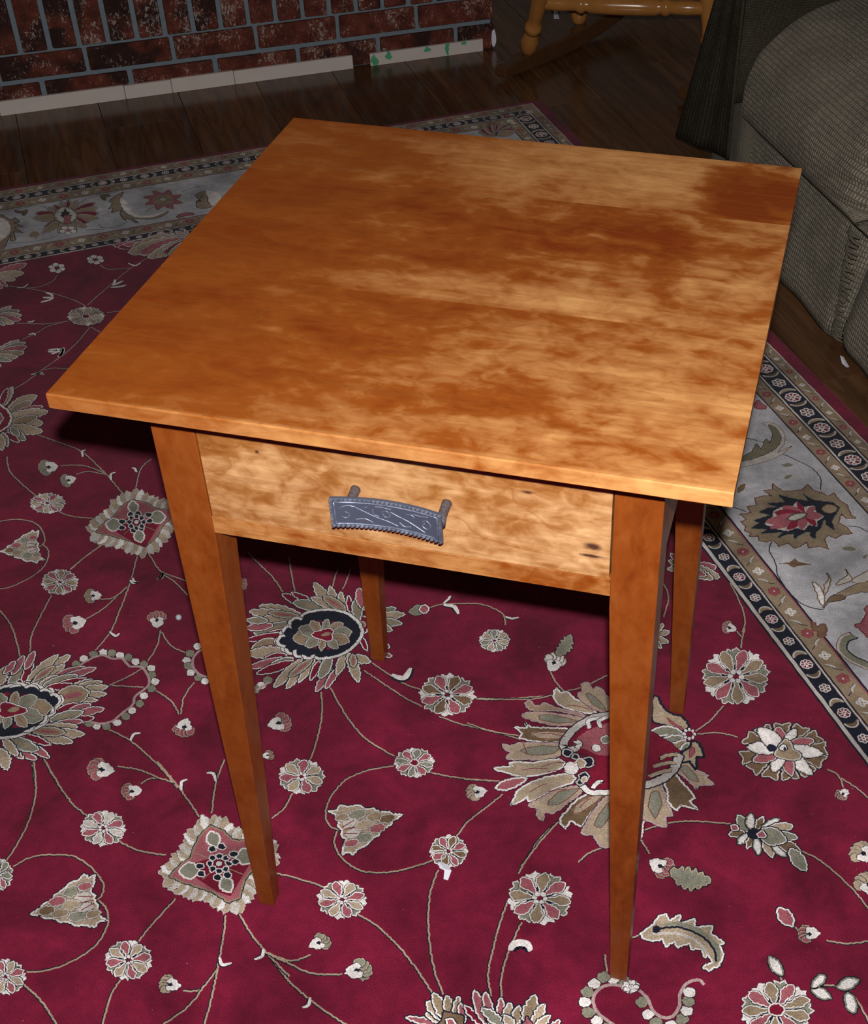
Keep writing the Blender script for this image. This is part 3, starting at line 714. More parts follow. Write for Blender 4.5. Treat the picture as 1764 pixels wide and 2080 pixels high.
for C, L in [
 (Cr(0, 1550, 2.94), [[(1310, 1160), (1330, 1205), (1385, 1195)], [(1575, 1110), (1565, 1155), (1520, 1175)], [(1085, 165), (1085, 115), (1120, 100)], [(1290, 110), (1275, 65), (1235, 60)]]),
 (Cr(0, 1100, 2.94), [[(778, 230), (795, 248), (830, 245)], [(655, 540), (690, 565), (715, 550)], [(975, 185), (965, 215), (935, 225)], [(780, 1190), (800, 1152), (840, 1145)]]),
 (Cr(550, 1550, 2.94), [[(235, 1400), (228, 1445), (190, 1460)]]),
 (Cr(600, 850, 2.52), [[(1075, 1015), (1110, 1025), (1145, 1020)], [(760, 948), (785, 925), (795, 908)]]),
 (Cr(0, 700, 2.52), [[(425, 575), (422, 548), (440, 540)], [(570, 695), (568, 665), (592, 655)], [(700, 655), (690, 635), (675, 632)], [(680, 1195), (690, 1218), (712, 1218)], [(835, 1165), (830, 1193), (805, 1198)], [(180, 150), (210, 145), (225, 158)]]),
 (Cr(0, 350, 3.782), [[(130, 887), (180, 885), (218, 858)], [(1080, 697), (1040, 718), (985, 700)], [(215, 1150), (245, 1150), (262, 1138)], [(220, 1250), (255, 1240), (272, 1255)], [(240, 1555), (300, 1543), (335, 1562)]]),
]:
    for P in L: curl(C, P, .0036)
curl(Cr(550, 1550, 2.94), [(1430, 1120), (1460, 1080), (1530, 1080), (1552, 1125)], .0085); curl(Cr(450, 1100, 3.207), [(1110, 870), (1190, 890), (1235, 825)], .008); curl(Cr(600, 850, 2.52), [(760, 955), (815, 965), (835, 1002)], .006)
for C, L in ((Cr(0, 350, 3.782), [[[(312, 1000), (370, 985), (415, 965)], [(330, 962), (370, 965), (410, 960)], [(350, 925), (385, 935), (408, 955)]], [[(968, 868), (920, 880), (850, 885)], [(945, 835), (905, 855), (865, 872)], [(885, 825), (880, 850), (868, 868)]], [[(372, 1366), (420, 1362), (480, 1358)], [(398, 1398), (430, 1385), (475, 1365)], [(488, 1350), (482, 1385), (455, 1418)]]]), (Cr(0, 700, 2.52), [[[(246, 36), (280, 38), (315, 40)], [(290, 22), (310, 28), (322, 22)], [(322, 20), (316, 45), (298, 66)]]])):
    for T in L:
        m = Mo(.0005)
        for P in T: Q = resample(cat(C.P(P)), .0022, False, .0003); m.stroke(Q, .0075, NAVY, taper=True); m.stroke(Q, .0055, WHITE, taper=True)
        m.go('sprig')

# ---- rosettes
for (cx, cy, rx, ry, n, ph, a, b, dots) in [
  (175, 643, 38, 19, 8, .2, TAN, BEI, 0), (97, 1023, 36, 21, 9, .3, PINK, BEI, 1), (122, 1183, 37, 26, 8, .1, PINK, TAN, 1), (210, 1683, 46, 36, 8, .4, PINK, CREAM, 1), (261, 1951, 48, 41, 8, .6, PINK, BEI, 1),
  (613, 1578, 47, 36, 7, .35, PINK, BEI, 1), (695, 1828, 50, 39, 8, .5, PINK, BEI, 1), (1097, 1825, 66, 54, 8, .15, PINK, TAN, 1), (909, 1412, 57, 43, 8, .4, PINK, BROWN, 1),
  (842, 1550, 41, 30, 8, .2, PINK, GRN, 0), (1005, 1302, 31, 23, 7, .2, GRN, BEI, 1), (1495, 1375, 69, 58, 9, .1, PINK, TAN, 1), (1578, 2052, 74, 60, 9, .3, PINK, TAN, 0), (12, 1985, 40, 36, 8, .4, PINK, BEI, 1), (-4, 1777, 30, 34, 7, .1, PINK, GRN, 1),
  (912, 1730, 39, 33, 8, .3, PINK, BROWN, 1)]:
    rosette(cx, cy, rx, ry, n, ph, a, b, dots=bool(dots))
for (cx, cy, rx, ry) in ((116, 545, 18, 11), (194, 528, 19, 10)):
    m = Mo(.0006)
    for i in range(6):
        an = i * math.pi / 3 + .3; m.shape(PX.P(ell(cx + rx * .62 * math.cos(an), cy + ry * .62 * math.sin(an), rx * .36, ry * .36, 8)), WHITE, None, 0, NAVY, .0012)
    m.shape(PX.P(ell(cx, cy, rx * .2, ry * .2, 6)), DRED, None, 0, NAVY, .0006); m.go('rosette')
PI = math.pi
for a in [(97, 950, 24, PI + .2, GRN), (138, 976, 19, PI + .3, GRN), (188, 1211, 21, PI + .1, TAN), (150, 1267, 29, PI + .35, PINK), (319, 1258, 24, PI / 2 + .1, PINK), (374, 1480, 27, -PI / 2 - .2, PINK),
          (203, 1563, 33, PI - .1, PINK), (266, 1608, 25, PI + .2, PINK), (344, 2000, 27, PI - .2, BEI), (651, 1915, 26, .5, GRN), (730, 1971, 33, .3, GRN), (570, 1469, 29, .35, PINK), (545, 1535, 14, .3, PINK),
          (967, 1610, 25, PI + .2, BEI), (1481, 1275, 18, PI - .3, PINK), (1712, 1614, 18, PI + .8, PINK), (1642, 1897, 27, PI + .1, PINK), (1752, 1733, 33, PI - .5, BEI), (1764, 1795, 36, PI / 2 + .6, BEI), (490, 1187, 17, .2, PINK)]:
    blossom(a[0], a[1], a[2], a[3], a[4])
blossom(1345, 1762, 32, -.5, PINK, leafy=(1445, 1790)); blossom(1127, 1345, 28, PI / 2 - .3, WHITE, leafy=(1160, 1290))
m = Mo(.0006); leaf(m, PX, 1580, 1845, 1612, 1882, .5, PINK, WHITE); m.go('bud')
for t_ in ((1563, 1945, 1590, 1982), (1652, 2008, 1676, 1980), (1650, 2010, 1688, 2028), (1700, 2007, 1745, 1990), (1722, 2016, 1735, 2060)):
    m = Mo(.0006); leaf(m, PX, *t_, .42, WHITE, GRN); m.go('bud')
m = Mo(.0006); leaf(m, PX, 868, 1236, 832, 1244, .5, GRN, BEI); leaf(m, PX, 852, 1240, 872, 1236, .8, PINK, WHITE); m.go('bud')

# ---- heart-shaped leaf buds
def heart(C, tip, base, wr, name='leaf_bud'):
    m = Mo(.0006); dx, dy = tip[0] - base[0], tip[1] - base[1]; nx_, ny_ = -dy * wr, dx * wr
    f_ = lambda u, v: (base[0] + dx * u + nx_ * v, base[1] + dy * u + ny_ * v)
    out = [f_(*q) for q in ((1, 0), (.82, .14), (.78, .26), (.62, .34), (.56, .50), (.42, .60), (.32, .78), (.16, .84), (.06, 1.0), (.0, .84), (-.10, .90), (-.06, .60), (.02, .36), (-.04, .16), (.0, 0), (-.05, -.2), (.0, -.42), (-.05, -.66), (-.14, -.86), (.0, -.80), (.08, -.98), (.2, -.82), (.36, -.76), (.44, -.58), (.58, -.5), (.66, -.32), (.80, -.24), (.84, -.12))]
    m.shape(C.P(out), BEI, WHITE, .0020, NAVY)
    for (u, v, r, c) in ((.30, .48, .15, GRN), (.30, -.45, .15, GRN), (.55, .25, .14, PINK), (.55, -.2, .14, TAN), (.15, .2, .13, CREAM), (.15, -.2, .13, CREAM), (.35, 0, .15, BEI), (.74, .0, .14, BROWN), (.08, .55, .12, PINK), (.05, -.5, .12, TAN)):
        m.shape(C.P([f_(u + r * math.cos(t * .8), v + r * 1.25 * math.sin(t * .8)) for t in range(8)]), c, CREAM, .0012, NAVY, .0005)
    for v in (-.2, 0, .2): m.stroke(C.P([f_(0, v * .6), f_(.22, v * 1.3)]), .0011, DRED)
    m.go(name)
heart(Cr(0, 1550, 2.94), (180, 905), (560, 820), .42); heart(Cr(550, 1550, 2.94), (790, 310), (430, 405), .42); heart(Cr(0, 700, 2.52), (0, 1062), (190, 1035), .45)

# ---- diamonds with a feathered fringe
def fringe(m, C, P, L, wr, cols, cx, cy, rim=WHITE, line=NAVY):
    Q = []
    n = len(P)
    for i in range(n):
        a, b = P[i], P[(i + 1) % n]; l = math.hypot(b[0] - a[0], b[1] - a[1]); k = max(1, round(l / (L * wr * .8)))
        for j in range(k): t_ = (j + .5) / k; Q.append((a[0] + (b[0] - a[0]) * t_, a[1] + (b[1] - a[1]) * t_, b[1] - a[1], -(b[0] - a[0])))
    ar = sum(P[i][0] * P[(i + 1) % n][1] - P[(i + 1) % n][0] * P[i][1] for i in range(n))
    for i, (x, y, nx_, ny_) in enumerate(Q):
        if ar < 0: nx_, ny_ = -nx_, -ny_
        l = math.hypot(nx_, ny_); rx, ry = x - cx, y - cy; rl = math.hypot(rx, ry)
        vx, vy = nx_ / l + rx / rl * .8, ny_ / l + ry / rl * .8; vl = math.hypot(vx, vy); q = L * random.uniform(.88, 1.12)
        bx, by = x - vx / vl * L * .25, y - vy / vl * L * .25
        m.shape(C.P(leafpts((bx, by), (x + vx / vl * q, y + vy / vl * q), wr * 1.25, n=7)), cols[i % len(cols)], rim, .0009, line, .0003)
def bud4(m, C, x, y, s, an):
    ca, sa = math.cos(an), math.sin(an); f_ = lambda u, v: (x + (u * ca - v * sa) * s, y + (u * sa + v * ca) * s * .8)
    m.shape(C.P(leafpts(f_(-.5, 0), f_(1.25, 0), .75, n=9)), GRN, WHITE, .002, None)
    for sg in (-1, 1): m.shape(C.P([f_(-.55 + .38 * math.cos(t * .8), sg * .42 + .34 * math.sin(t * .8)) for t in range(8)]), NAVY, WHITE, .0012, None)
def diamond(C, inner, L, cx, cy, s, buds):
    m = Mo(.0005); fringe(m, C, inner, L, .42, [BEI, WHITE, BEI, CREAM], cx, cy, rim=CREAM)
    m.shape(C.P(inner), PINK, TAN, .0018, NAVY, .0012)
    q = [(cx + (x - cx) * .93, cy + (y - cy) * .93) for x, y in inner]
    k = sorted(q, key=lambda p: p[1])
    low = [p for p in q if p[1] > cy - s * .3]
    m.poly(C.P([(cx - s * 3.2, cy + s * .25)] + [(cx, cy - s * .6)] + [(cx + s * 2.4, cy + s * .1), (cx + s * .9, cy + s * 2.6), (cx - s * .2, cy + s * 2.2)]), DRED)
    for an in range(4): m.stroke(C.P([(cx + s * .6 * math.cos(an * PI / 2 + .6), cy + s * .5 * math.sin(an * PI / 2 + .6)), (cx + s * 2.3 * math.cos(an * PI / 2 + .6), cy + s * 1.5 * math.sin(an * PI / 2 + .6))]), .0012, TAN)
    for (x, y, an) in buds: bud4(m, C, x, y, s * .95, an)
    for i in range(8): m.shape(C.P(ell(cx + s * .75 * math.cos(i * PI / 4), cy + s * .6 * math.sin(i * PI / 4), s * .27, s * .24, 7)), NAVY, WHITE, .0013, None)
    m.shape(C.P(ell(cx, cy, s * .25, s * .22, 8)), WHITE, None, 0, NAVY, .0008); m.go('diamond_medallion')
diamond(Cr(0, 1550, 2.94), [(1020, 680), (1070, 620), (1140, 570), (1160, 515), (1195, 440), (1260, 380), (1340, 415), (1390, 465), (1480, 470), (1570, 500), (1600, 540), (1560, 620), (1500, 650), (1460, 700), (1430, 810), (1370, 835), (1290, 780), (1210, 750), (1080, 710)],
        85, 1310, 605, 75, [(1285, 480, -1.9), (1440, 565, -.2), (1160, 645, PI - .1), (1345, 710, 1.2)])
diamond(Cr(0, 700, 2.52), [(495, 962), (530, 920), (590, 880), (625, 830), (680, 798), (750, 815), (800, 845), (870, 850), (880, 885), (830, 930), (800, 990), (745, 1035), (680, 1010), (590, 985)],
        62, 700, 912, 50, [(685, 850, -1.7), (790, 888, -.1), (600, 925, PI), (710, 970, 1.3)])

# ---- palmettes with the scalloped dark ring
def palmette(C, ring_, fl_, leaves, name='palmette', scal=()):
    m = Mo(.0004)
    for (b, t_, wr, k) in leaves:
        fill, rim, core = {'t': (BEI, WHITE, None), 'g': (GRN, WHITE, TAN), 'r': (DRED, WHITE, None), 'p': (PINK, WHITE, None), 'i': (TAN, CREAM, PINK), 'T': (TAN, WHITE, PINK)}[k]
        leaf(m, C, *b, *t_, wr, fill, rim, core=core, serr=.12 if k == 't' else 0, rw=.0014)
    if ring_:
        m.shape(C.P(cat(ring_, True, 4)), NAVY, WHITE, .004, NAVY, .0012)
        cx, cy, rx, ry, ph = fl_
        for (x, y, r) in scal: m.shape(C.P(ell(x, y, r, r * .85, 12)), NAVY, WHITE, .004, NAVY, .0012)
        if scal: m.poly(resample([(p[0], p[1]) for p in C.P([(cx + (x - cx) * .93, cy + (y - cy) * .90) for (x, y) in cat(ring_, True, 4)])], .003, True), NAVY)
        n = 10
        for i in range(n):
            an = ph + 2 * PI * (i + .5) / n; m.shape(C.P(ell(cx + rx * .84 * math.cos(an), cy + ry * .84 * math.sin(an), rx * .10, ry * .12, 8)), DRED, None, 0, NAVY, .0004)
        for i in range(n):
            an = ph + 2 * PI * i / n; L_ = 1.15 if i == 0 else 1.0
            m.shape(C.P(leafpts((cx + rx * .25 * math.cos(an), cy + ry * .25 * math.sin(an)), (cx + rx * L_ * math.cos(an), cy + ry * L_ * math.sin(an)), .58, n=8)), (TAN, GRN)[i % 2], CREAM, .0012, NAVY, .0006)
            m.stroke(C.P([(cx + rx * .45 * math.cos(an), cy + ry * .45 * math.sin(an)), (cx + rx * .75 * math.cos(an), cy + ry * .75 * math.sin(an))]), .0009, (.25, .06, .05))
        m.shape(C.P(cat([(cx + rx * .38 * (1 + .22 * math.cos(3 * t + ph)) * math.cos(t), cy + ry * .38 * (1 + .22 * math.cos(3 * t + ph)) * math.sin(t)) for t in [i * .52 for i in range(12)]], True, 2)), DRED, WHITE, .0014, NAVY, .0008)
        leaf(m, C, cx - rx * .1, cy + ry * .05, cx + rx * .25, cy - ry * .12, .35, TAN, None, None)
    m.go(name)
palmette(Cr(480, 1150, 4.642), [(640, 455), (760, 425), (900, 415), (1020, 440), (1120, 500), (1190, 600), (1170, 690), (1090, 780), (980, 845), (870, 870), (780, 880), (740, 860), (660, 875), (590, 850), (560, 810), (500, 815), (440, 790), (440, 760), (385, 745), (380, 700), (440, 680), (420, 640), (440, 610), (500, 600), (495, 550), (530, 510), (600, 500)],
 (830, 655, 265, 150, PI - .2), [
 ((620, 470), (215, 375), .2, 't'), ((600, 500), (122, 428), .18, 't'), ((600, 520), (190, 505), .2, 't'), ((560, 540), (165, 635), .2, 'g'), ((600, 480), (300, 440), .15, 'i'), ((480, 600), (205, 705), .2, 'r'), ((500, 640), (90, 700), .12, 'r'),
 ((350, 560), (90, 590), .25, 'p'), ((300, 520), (95, 510), .3, 'g'), ((430, 730), (135, 805), .5, 'T'), ((480, 800), (100, 830), .25, 't'), ((480, 840), (270, 870), .25, 'r'), ((480, 870), (120, 960), .16, 'p'), ((540, 870), (280, 975), .25, 'g'), ((560, 900), (190, 1020), .16, 'r'), ((620, 880), (350, 1150), .18, 't'), ((690, 880), (470, 1160), .18, 't'), ((740, 880), (590, 1100), .2, 't'), ((720, 880), (500, 1045), .2, 'i'),
 ((790, 890), (700, 1085), .25, 'r'), ((900, 940), (750, 1190), .22, 'p'), ((980, 940), (840, 1160), .2, 'p'), ((900, 850), (785, 1065), .36, 'g'), ((1030, 820), (950, 1030), .3, 't'), ((1060, 820), (1160, 1100), .28, 't'), ((1100, 850), (1270, 910), .4, 't'), ((1100, 830), (1110, 960), .45, 'i'), ((1170, 660), (1240, 810), .25, 'r'),
 ((760, 420), (430, 265), .2, 'r'), ((800, 400), (520, 250), .16, 'r'), ((840, 400), (535, 345), .28, 'g'), ((900, 400), (735, 160), .3, 't'), ((950, 400), (880, 190), .3, 't'), ((1000, 410), (985, 245), .35, 't'), ((1040, 440), (700, 300), .16, 't'), ((1040, 420), (820, 290), .28, 'i'), ((1080, 450), (1060, 280), .3, 'r'), ((1160, 520), (1120, 320), .42, 'g'), ((1190, 400), (1160, 210), .45, 'p'), ((1190, 420), (1290, 340), .3, 't'),
 ((1290, 480), (1505, 400), .3, 'g'), ((1290, 490), (1595, 458), .22, 't'), ((1300, 520), (1565, 548), .25, 'g'), ((1350, 560), (1475, 615), .4, 'g'), ((1380, 740), (1450, 770), .5, 'p'), ((1400, 830), (1465, 860), .6, 'p')],
 scal=[(570, 545, 62), (500, 615, 48), (455, 710, 62), (525, 790, 48), (600, 815, 55), (680, 835, 50)])
m = Mo(.0009); cb = Cr(480, 1150, 4.642); m.shape(cb.P([(1180 + 95 * (1 + .15 * math.cos(5 * t)) * math.cos(t), 555 + 75 * (1 + .15 * math.cos(5 * t)) * math.sin(t)) for t in [i * .35 for i in range(18)]]), DRED, WHITE, .002); m.shape(cb.P(ell(1190, 550, 32, 28, 10)), TAN, CREAM, .0012, None); m.go('rosette')
palmette(Cr(0, 1280, 5.188), [(-200, 760), (-60, 640), (100, 590), (230, 570), (290, 595), (370, 575), (430, 610), (460, 635), (540, 630), (570, 685), (640, 700), (655, 755), (600, 815), (575, 850), (560, 890), (505, 920), (480, 980), (380, 1040), (200, 1120), (20, 1140), (-120, 1120), (-220, 980)],
 (120, 850, 380, 200, -.15), [
 ((90, 560), (280, 385), .35, 'g'), ((-40, 600), (70, 385), .45, 't'), ((230, 560), (350, 330), .25, 'r'), ((120, 480), (260, 270), .25, 'p'), ((260, 420), (370, 225), .3, 'p'), ((40, 460), (170, 330), .3, 'p'), ((280, 560), (745, 265), .16, 't'), ((280, 540), (615, 262), .17, 't'), ((330, 560), (690, 370), .17, 't'), ((350, 540), (575, 380), .2, 'i'),
 ((560, 500), (895, 385), .16, 'p'), ((600, 530), (1015, 400), .13, 'p'), ((420, 570), (640, 490), .3, 't'), ((450, 590), (825, 480), .2, 'g'), ((640, 560), (930, 520), .16, 'r'), ((480, 610), (790, 580), .18, 'r'), ((760, 600), (985, 525), .22, 't'), ((800, 610), (1080, 545), .2, 't'), ((800, 650), (1145, 600), .2, 't'), ((800, 690), (1125, 675), .18, 't'), ((780, 720), (1030, 745), .18, 't'),
 ((580, 730), (945, 655), .52, 'T'), ((560, 880), (830, 775), .2, 'r'), ((720, 850), (965, 785), .2, 'p'), ((800, 880), (1100, 832), .22, 'p'), ((740, 960), (1000, 925), .22, 'r'), ((520, 960), (885, 862), .24, 'g'), ((520, 1010), (880, 960), .16, 'p'), ((420, 1040), (830, 1025), .2, 't'), ((440, 1090), (895, 1100), .2, 't'), ((400, 1120), (770, 1185), .2, 't'), ((320, 1060), (690, 1085), .22, 'i'),
 ((220, 1100), (535, 1215), .18, 'r'), ((300, 1200), (525, 1355), .25, 'p'), ((160, 1260), (390, 1370), .25, 'p'), ((140, 1270), (250, 1365), .3, 'p'), ((60, 1140), (410, 1270), .3, 'g'), ((30, 1150), (190, 1330), .35, 't'), ((10, 1250), (80, 1480), .5, 't')],
 scal=[(330, 640, 62), (470, 670, 46), (560, 740, 68), (510, 845, 46), (430, 930, 62), (290, 1020, 60), (170, 640, 60)])
# garlands of beads
def garland(C, pts, line_, r=46):
    m = Mo(.0005)
    for i, (x, y) in enumerate(pts):
        m.shape(C.P(ell(x, y, r, r * .82, 9, random.random())), WHITE if i % 2 else GRN, None if i % 2 else TAN, .0008, NAVY, .0009)
    m.stroke(resample(cat(C.P(line_)), .0025, False, .0003), .0034, (.50, .36, .33)); m.go('garland')
garland(Cr(0, 1280, 5.188), [(800, 365), (885, 305), (985, 258), (1090, 238), (1180, 245), (1270, 270), (1355, 290), (1425, 335), (1520, 365), (1595, 405), (1600, 475), (1635, 545), (1600, 620), (1520, 695), (1475, 780), (1390, 850), (1325, 915), (1235, 980), (1125, 1015), (1020, 1015), (940, 985)],
  [(820, 390), (950, 310), (1080, 270), (1190, 305), (1290, 305), (1370, 385), (1480, 390), (1550, 460), (1570, 580), (1430, 700), (1400, 790), (1300, 870), (1190, 960), (1060, 990), (960, 970)])
garland(Cr(0, 1100, 2.94), [(1240, 600), (1180, 628), (1135, 670), (1115, 712), (1125, 745), (1140, 785), (1185, 815), (1225, 835), (1280, 840)], [(1260, 620), (1180, 665), (1150, 715), (1165, 770), (1215, 805), (1290, 810)], 25)
garland(Cr(0, 1100, 2.94), [(1600, 830), (1560, 862), (1525, 885)], [(1610, 840), (1570, 868), (1530, 890)], 28)
garland(Cr(1100, 1600, 2.657), [(445, 1040), (390, 1035), (335, 1025), (285, 1060), (250, 1105), (235, 1160), (255, 1215), (300, 1260), (350, 1300)], [(450, 1075), (370, 1065), (310, 1090), (280, 1140), (300, 1210), (360, 1260), (420, 1300)], 34)
garland(Cr(1100, 1600, 2.657), [(545, 1160), (575, 1225), (620, 1270), (700, 1285), (760, 1250), (785, 1205), (795, 1155), (800, 1105)], [(530, 1095), (575, 1140), (600, 1200), (650, 1240), (710, 1235), (745, 1180), (750, 1110), (790, 1055), (850, 1040), (880, 1065)], 34)
rosette(0, 0, 1, 1, 5, 0, WHITE, WHITE, name='rosette', C=type('K', (), {'P': staticmethod(lambda L: [PX(1282 + x * 17, 2005 + y * 13) for x, y in L])})(), dots=False)

# ---- large central medallion
C = Cr(950, 1350, 3.459); m = Mo(.0004)
LV = [([(890, 345), (760, 330), (640, 280), (605, 215), (625, 165), (660, 200), (700, 190), (760, 245), (840, 280), (890, 320)], BEI, WHITE, None),
 ([(985, 340), (880, 310), (790, 240), (780, 200), (810, 190), (800, 140), (850, 130), (880, 180), (900, 160), (940, 170), (990, 240), (1010, 320)], BEI, (.5, .3, .3), [(970, 330), (880, 280), (830, 215), (850, 200), (900, 230), (960, 290)]),
 ([(820, 370), (640, 325), (500, 330), (425, 310), (410, 270), (440, 250), (470, 290), (510, 290), (545, 268), (620, 305), (800, 345)], TAN, (.5, .32, .3), None),
 ([(810, 410), (640, 430), (500, 405), (385, 365), (420, 340), (500, 335), (640, 350), (800, 375)], BEI, (.5, .32, .3), [(780, 400), (640, 415), (510, 390), (500, 360), (560, 350), (700, 375)]),
 ([(760, 460), (600, 445), (450, 440), (400, 410), (420, 450), (335, 440), (380, 485), (370, 520), (480, 540), (640, 550), (720, 500)], BROWN, WHITE, [(700, 480), (560, 470), (440, 480), (500, 520), (640, 525)]),
 ([(660, 560), (500, 555), (360, 550), (300, 575), (250, 562), (265, 600), (310, 615), (275, 645), (290, 670), (420, 665), (560, 675), (660, 630)], BEI, (.55, .38, .36), [(660, 580), (520, 570), (400, 590), (370, 610), (460, 640), (600, 630)]),
 ([(640, 665), (470, 690), (330, 685), (290, 700), (320, 715), (185, 730), (280, 765), (400, 790), (540, 770), (680, 720)], BEI, WHITE, None),
 ([(420, 800), (300, 805), (240, 830), (195, 870), (260, 885), (340, 860)], PINK, WHITE, None),
 ([(740, 770), (560, 790), (430, 840), (350, 890), (330, 940), (300, 990), (370, 965), (420, 930), (430, 965), (520, 930), (620, 870), (740, 830)], BEI, WHITE, None),
 ([(800, 850), (640, 880), (560, 920), (430, 990), (490, 1010), (485, 1060), (530, 1095), (545, 1030), (600, 1050), (690, 985), (800, 900)], BEI, (.5, .33, .3), [(790, 870), (650, 890), (570, 960), (560, 990), (640, 985), (730, 930)]),
 ([(985, 890), (860, 905), (760, 960), (690, 1040), (650, 1085), (685, 1155), (730, 1100), (800, 1140), (850, 1070), (900, 1010), (985, 920)], BROWN, WHITE, [(960, 910), (860, 930), (760, 990), (740, 1050), (800, 1040), (900, 970)]),
 ([(1000, 920), (920, 990), (850, 1090), (800, 1190), (880, 1200), (930, 1275), (1000, 1285), (1080, 1200), (1080, 1000)], BEI, (.55, .38, .36), [(990, 970), (920, 1060), (890, 1130), (940, 1150), (1010, 1060)]),
 ([(1060, 930), (1060, 1150), (1120, 1250), (1180, 1290), (1230, 1180), (1240, 1000), (1200, 900)], BROWN, WHITE, None),
 ([(1230, 920), (1230, 1080), (1290, 1105), (1350, 1135), (1395, 1140), (1390, 1070), (1440, 1065), (1410, 980), (1360, 850), (1280, 870)], BEI, (.55, .38, .36), [(1290, 900), (1270, 1000), (1320, 1090), (1370, 980), (1340, 890)]),
 ([(1380, 820), (1410, 900), (1410, 960), (1470, 1030), (1500, 990), (1620, 1020), (1560, 960), (1600, 940), (1560, 880), (1500, 820), (1440, 755)], BROWN, WHITE, None),
 ([(1450, 720), (1520, 790), (1590, 850), (1610, 880), (1630, 850), (1730, 845), (1680, 800), (1690, 780), (1600, 735), (1560, 680), (1500, 680)], BEI, (.55, .38, .36), [(1480, 720), (1560, 810), (1630, 830), (1600, 770), (1540, 710)]),
 ([(1300, 330), (1300, 240), (1340, 228), (1370, 300), (1440, 350), (1510, 370), (1555, 440), (1500, 470), (1400, 430), (1300, 400)], BEI, NAVY, [(1400, 370), (1460, 420), (1520, 450), (1500, 460), (1420, 410)]),
 ([(1290, 470), (1360, 440), (1440, 440), (1520, 490), (1420, 500), (1330, 500)], GRN, WHITE, None), ([(1280, 580), (1340, 540), (1440, 500), (1520, 510), (1460, 560), (1380, 575)], GRN, WHITE, None), ([(1380, 610), (1440, 560), (1530, 530), (1500, 590), (1420, 630)], TAN, WHITE, None), ([(1490, 620), (1520, 560), (1560, 550), (1555, 590), (1530, 620)], GRN, WHITE, None),
 ([(1580, 540), (1625, 560), (1645, 600), (1665, 655), (1610, 650), (1605, 740), (1560, 680), (1500, 690), (1510, 620), (1560, 590)], BEI, NAVY, [(1560, 600), (1590, 580), (1600, 620), (1560, 660)])]
for P, fill, rim, core in LV:
    m.shape(C.P(cat(P, True, 2)), fill, rim, .0022, NAVY, .0010)
    if core:
        m.poly(resample(C.P(cat(core, True, 2)), .0025, True, .0004), PINK if fill == BEI and rim == NAVY else (GRN if fill == BEI else BEI))
        m.stroke(resample(C.P(core), .0025, True, .0004), .0009, (.22, .03, .04), True)
m.shape(C.P([(1000, 330), (900, 360), (800, 420), (720, 490), (670, 570), (680, 600), (760, 620), (860, 640), (900, 690), (860, 740), (820, 800), (850, 850), (940, 880), (1100, 900), (1260, 860), (1400, 780), (1470, 690), (1500, 620), (1440, 560), (1300, 480), (1200, 380), (1100, 330)]), DRED, None, 0, NAVY, .0012)
m.shape(C.P([(1000, 410), (880, 450), (790, 500), (740, 570), (830, 600), (920, 640), (1060, 640), (1200, 600), (1180, 450), (1100, 400)]), PINK, None, 0, None)
def thick(P, w, col=WHITE, scal=True): 
    Q = resample(cat(C.P(P)), .0025, False, .0008); m.stroke(Q, w * 1.35, NAVY); m.stroke(Q, w, col)
thick([(1010, 350), (880, 375), (780, 430), (710, 500), (675, 570), (700, 600), (770, 590)], .009, (.58, .53, .48)); thick([(770, 590), (790, 560), (760, 540)], .006)
thick([(860, 450), (850, 400), (920, 380)], .005); thick([(940, 440), (920, 400), (985, 370)], .005)
thick([(800, 850), (870, 900), (1000, 900)], .007); thick([(880, 870), (920, 830), (950, 830)], .005)
thick([(1255, 850), (1340, 820), (1420, 770), (1470, 700), (1490, 630)], .010, (.58, .53, .48)); thick([(1280, 790), (1350, 760), (1440, 740)], .005, BEI); thick([(1310, 720), (1380, 700), (1460, 690)], .005, BEI); thick([(1350, 665), (1410, 640), (1480, 640)], .005, BEI)
for (x, y, r) in ((700, 625, 34), (760, 650, 24), (845, 690, 44), (820, 790, 36), (790, 830, 26)): m.shape(C.P(ell(x, y, r, r * .8, 9)), NAVY, CREAM, .0016, NAVY)
for (x, y, r, c) in ((795, 700, 40, BEI), (730, 730, 50, WHITE), (820, 810, 24, BEI), (905, 590, 28, WHITE), (970, 530, 34, GRN)): m.shape(C.P(ell(x, y, r, r * .85, 9)), c, WHITE, .0012, NAVY, .0008)
m.shape(C.P(ell(1100, 640, 90, 80, 14)), GRN, WHITE, .003)
for i in range(8): m.shape(C.P(ell(1558 + 36 * math.cos(i * PI / 4), 492 + 32 * math.sin(i * PI / 4), 13, 12, 7)), WHITE, None, 0, NAVY, .0008)
for (a, b) in (((700, 290), (860, 320)), ((520, 490), (690, 510)), ((380, 745), (560, 735)), ((440, 900), (560, 840)), ((790, 1010), (870, 940)), ((380, 530), (420, 640)), ((560, 900), (700, 880)), ((620, 650), (760, 700)), ((520, 720), (680, 690)), ((560, 760), (700, 750))): m.stroke(resample(cat(C.P([a, ((a[0] + b[0]) / 2, (a[1] + b[1]) / 2 - 8), b])), .002, False, .0004), .0010, (.24, .03, .05))
m.go('central_medallion')
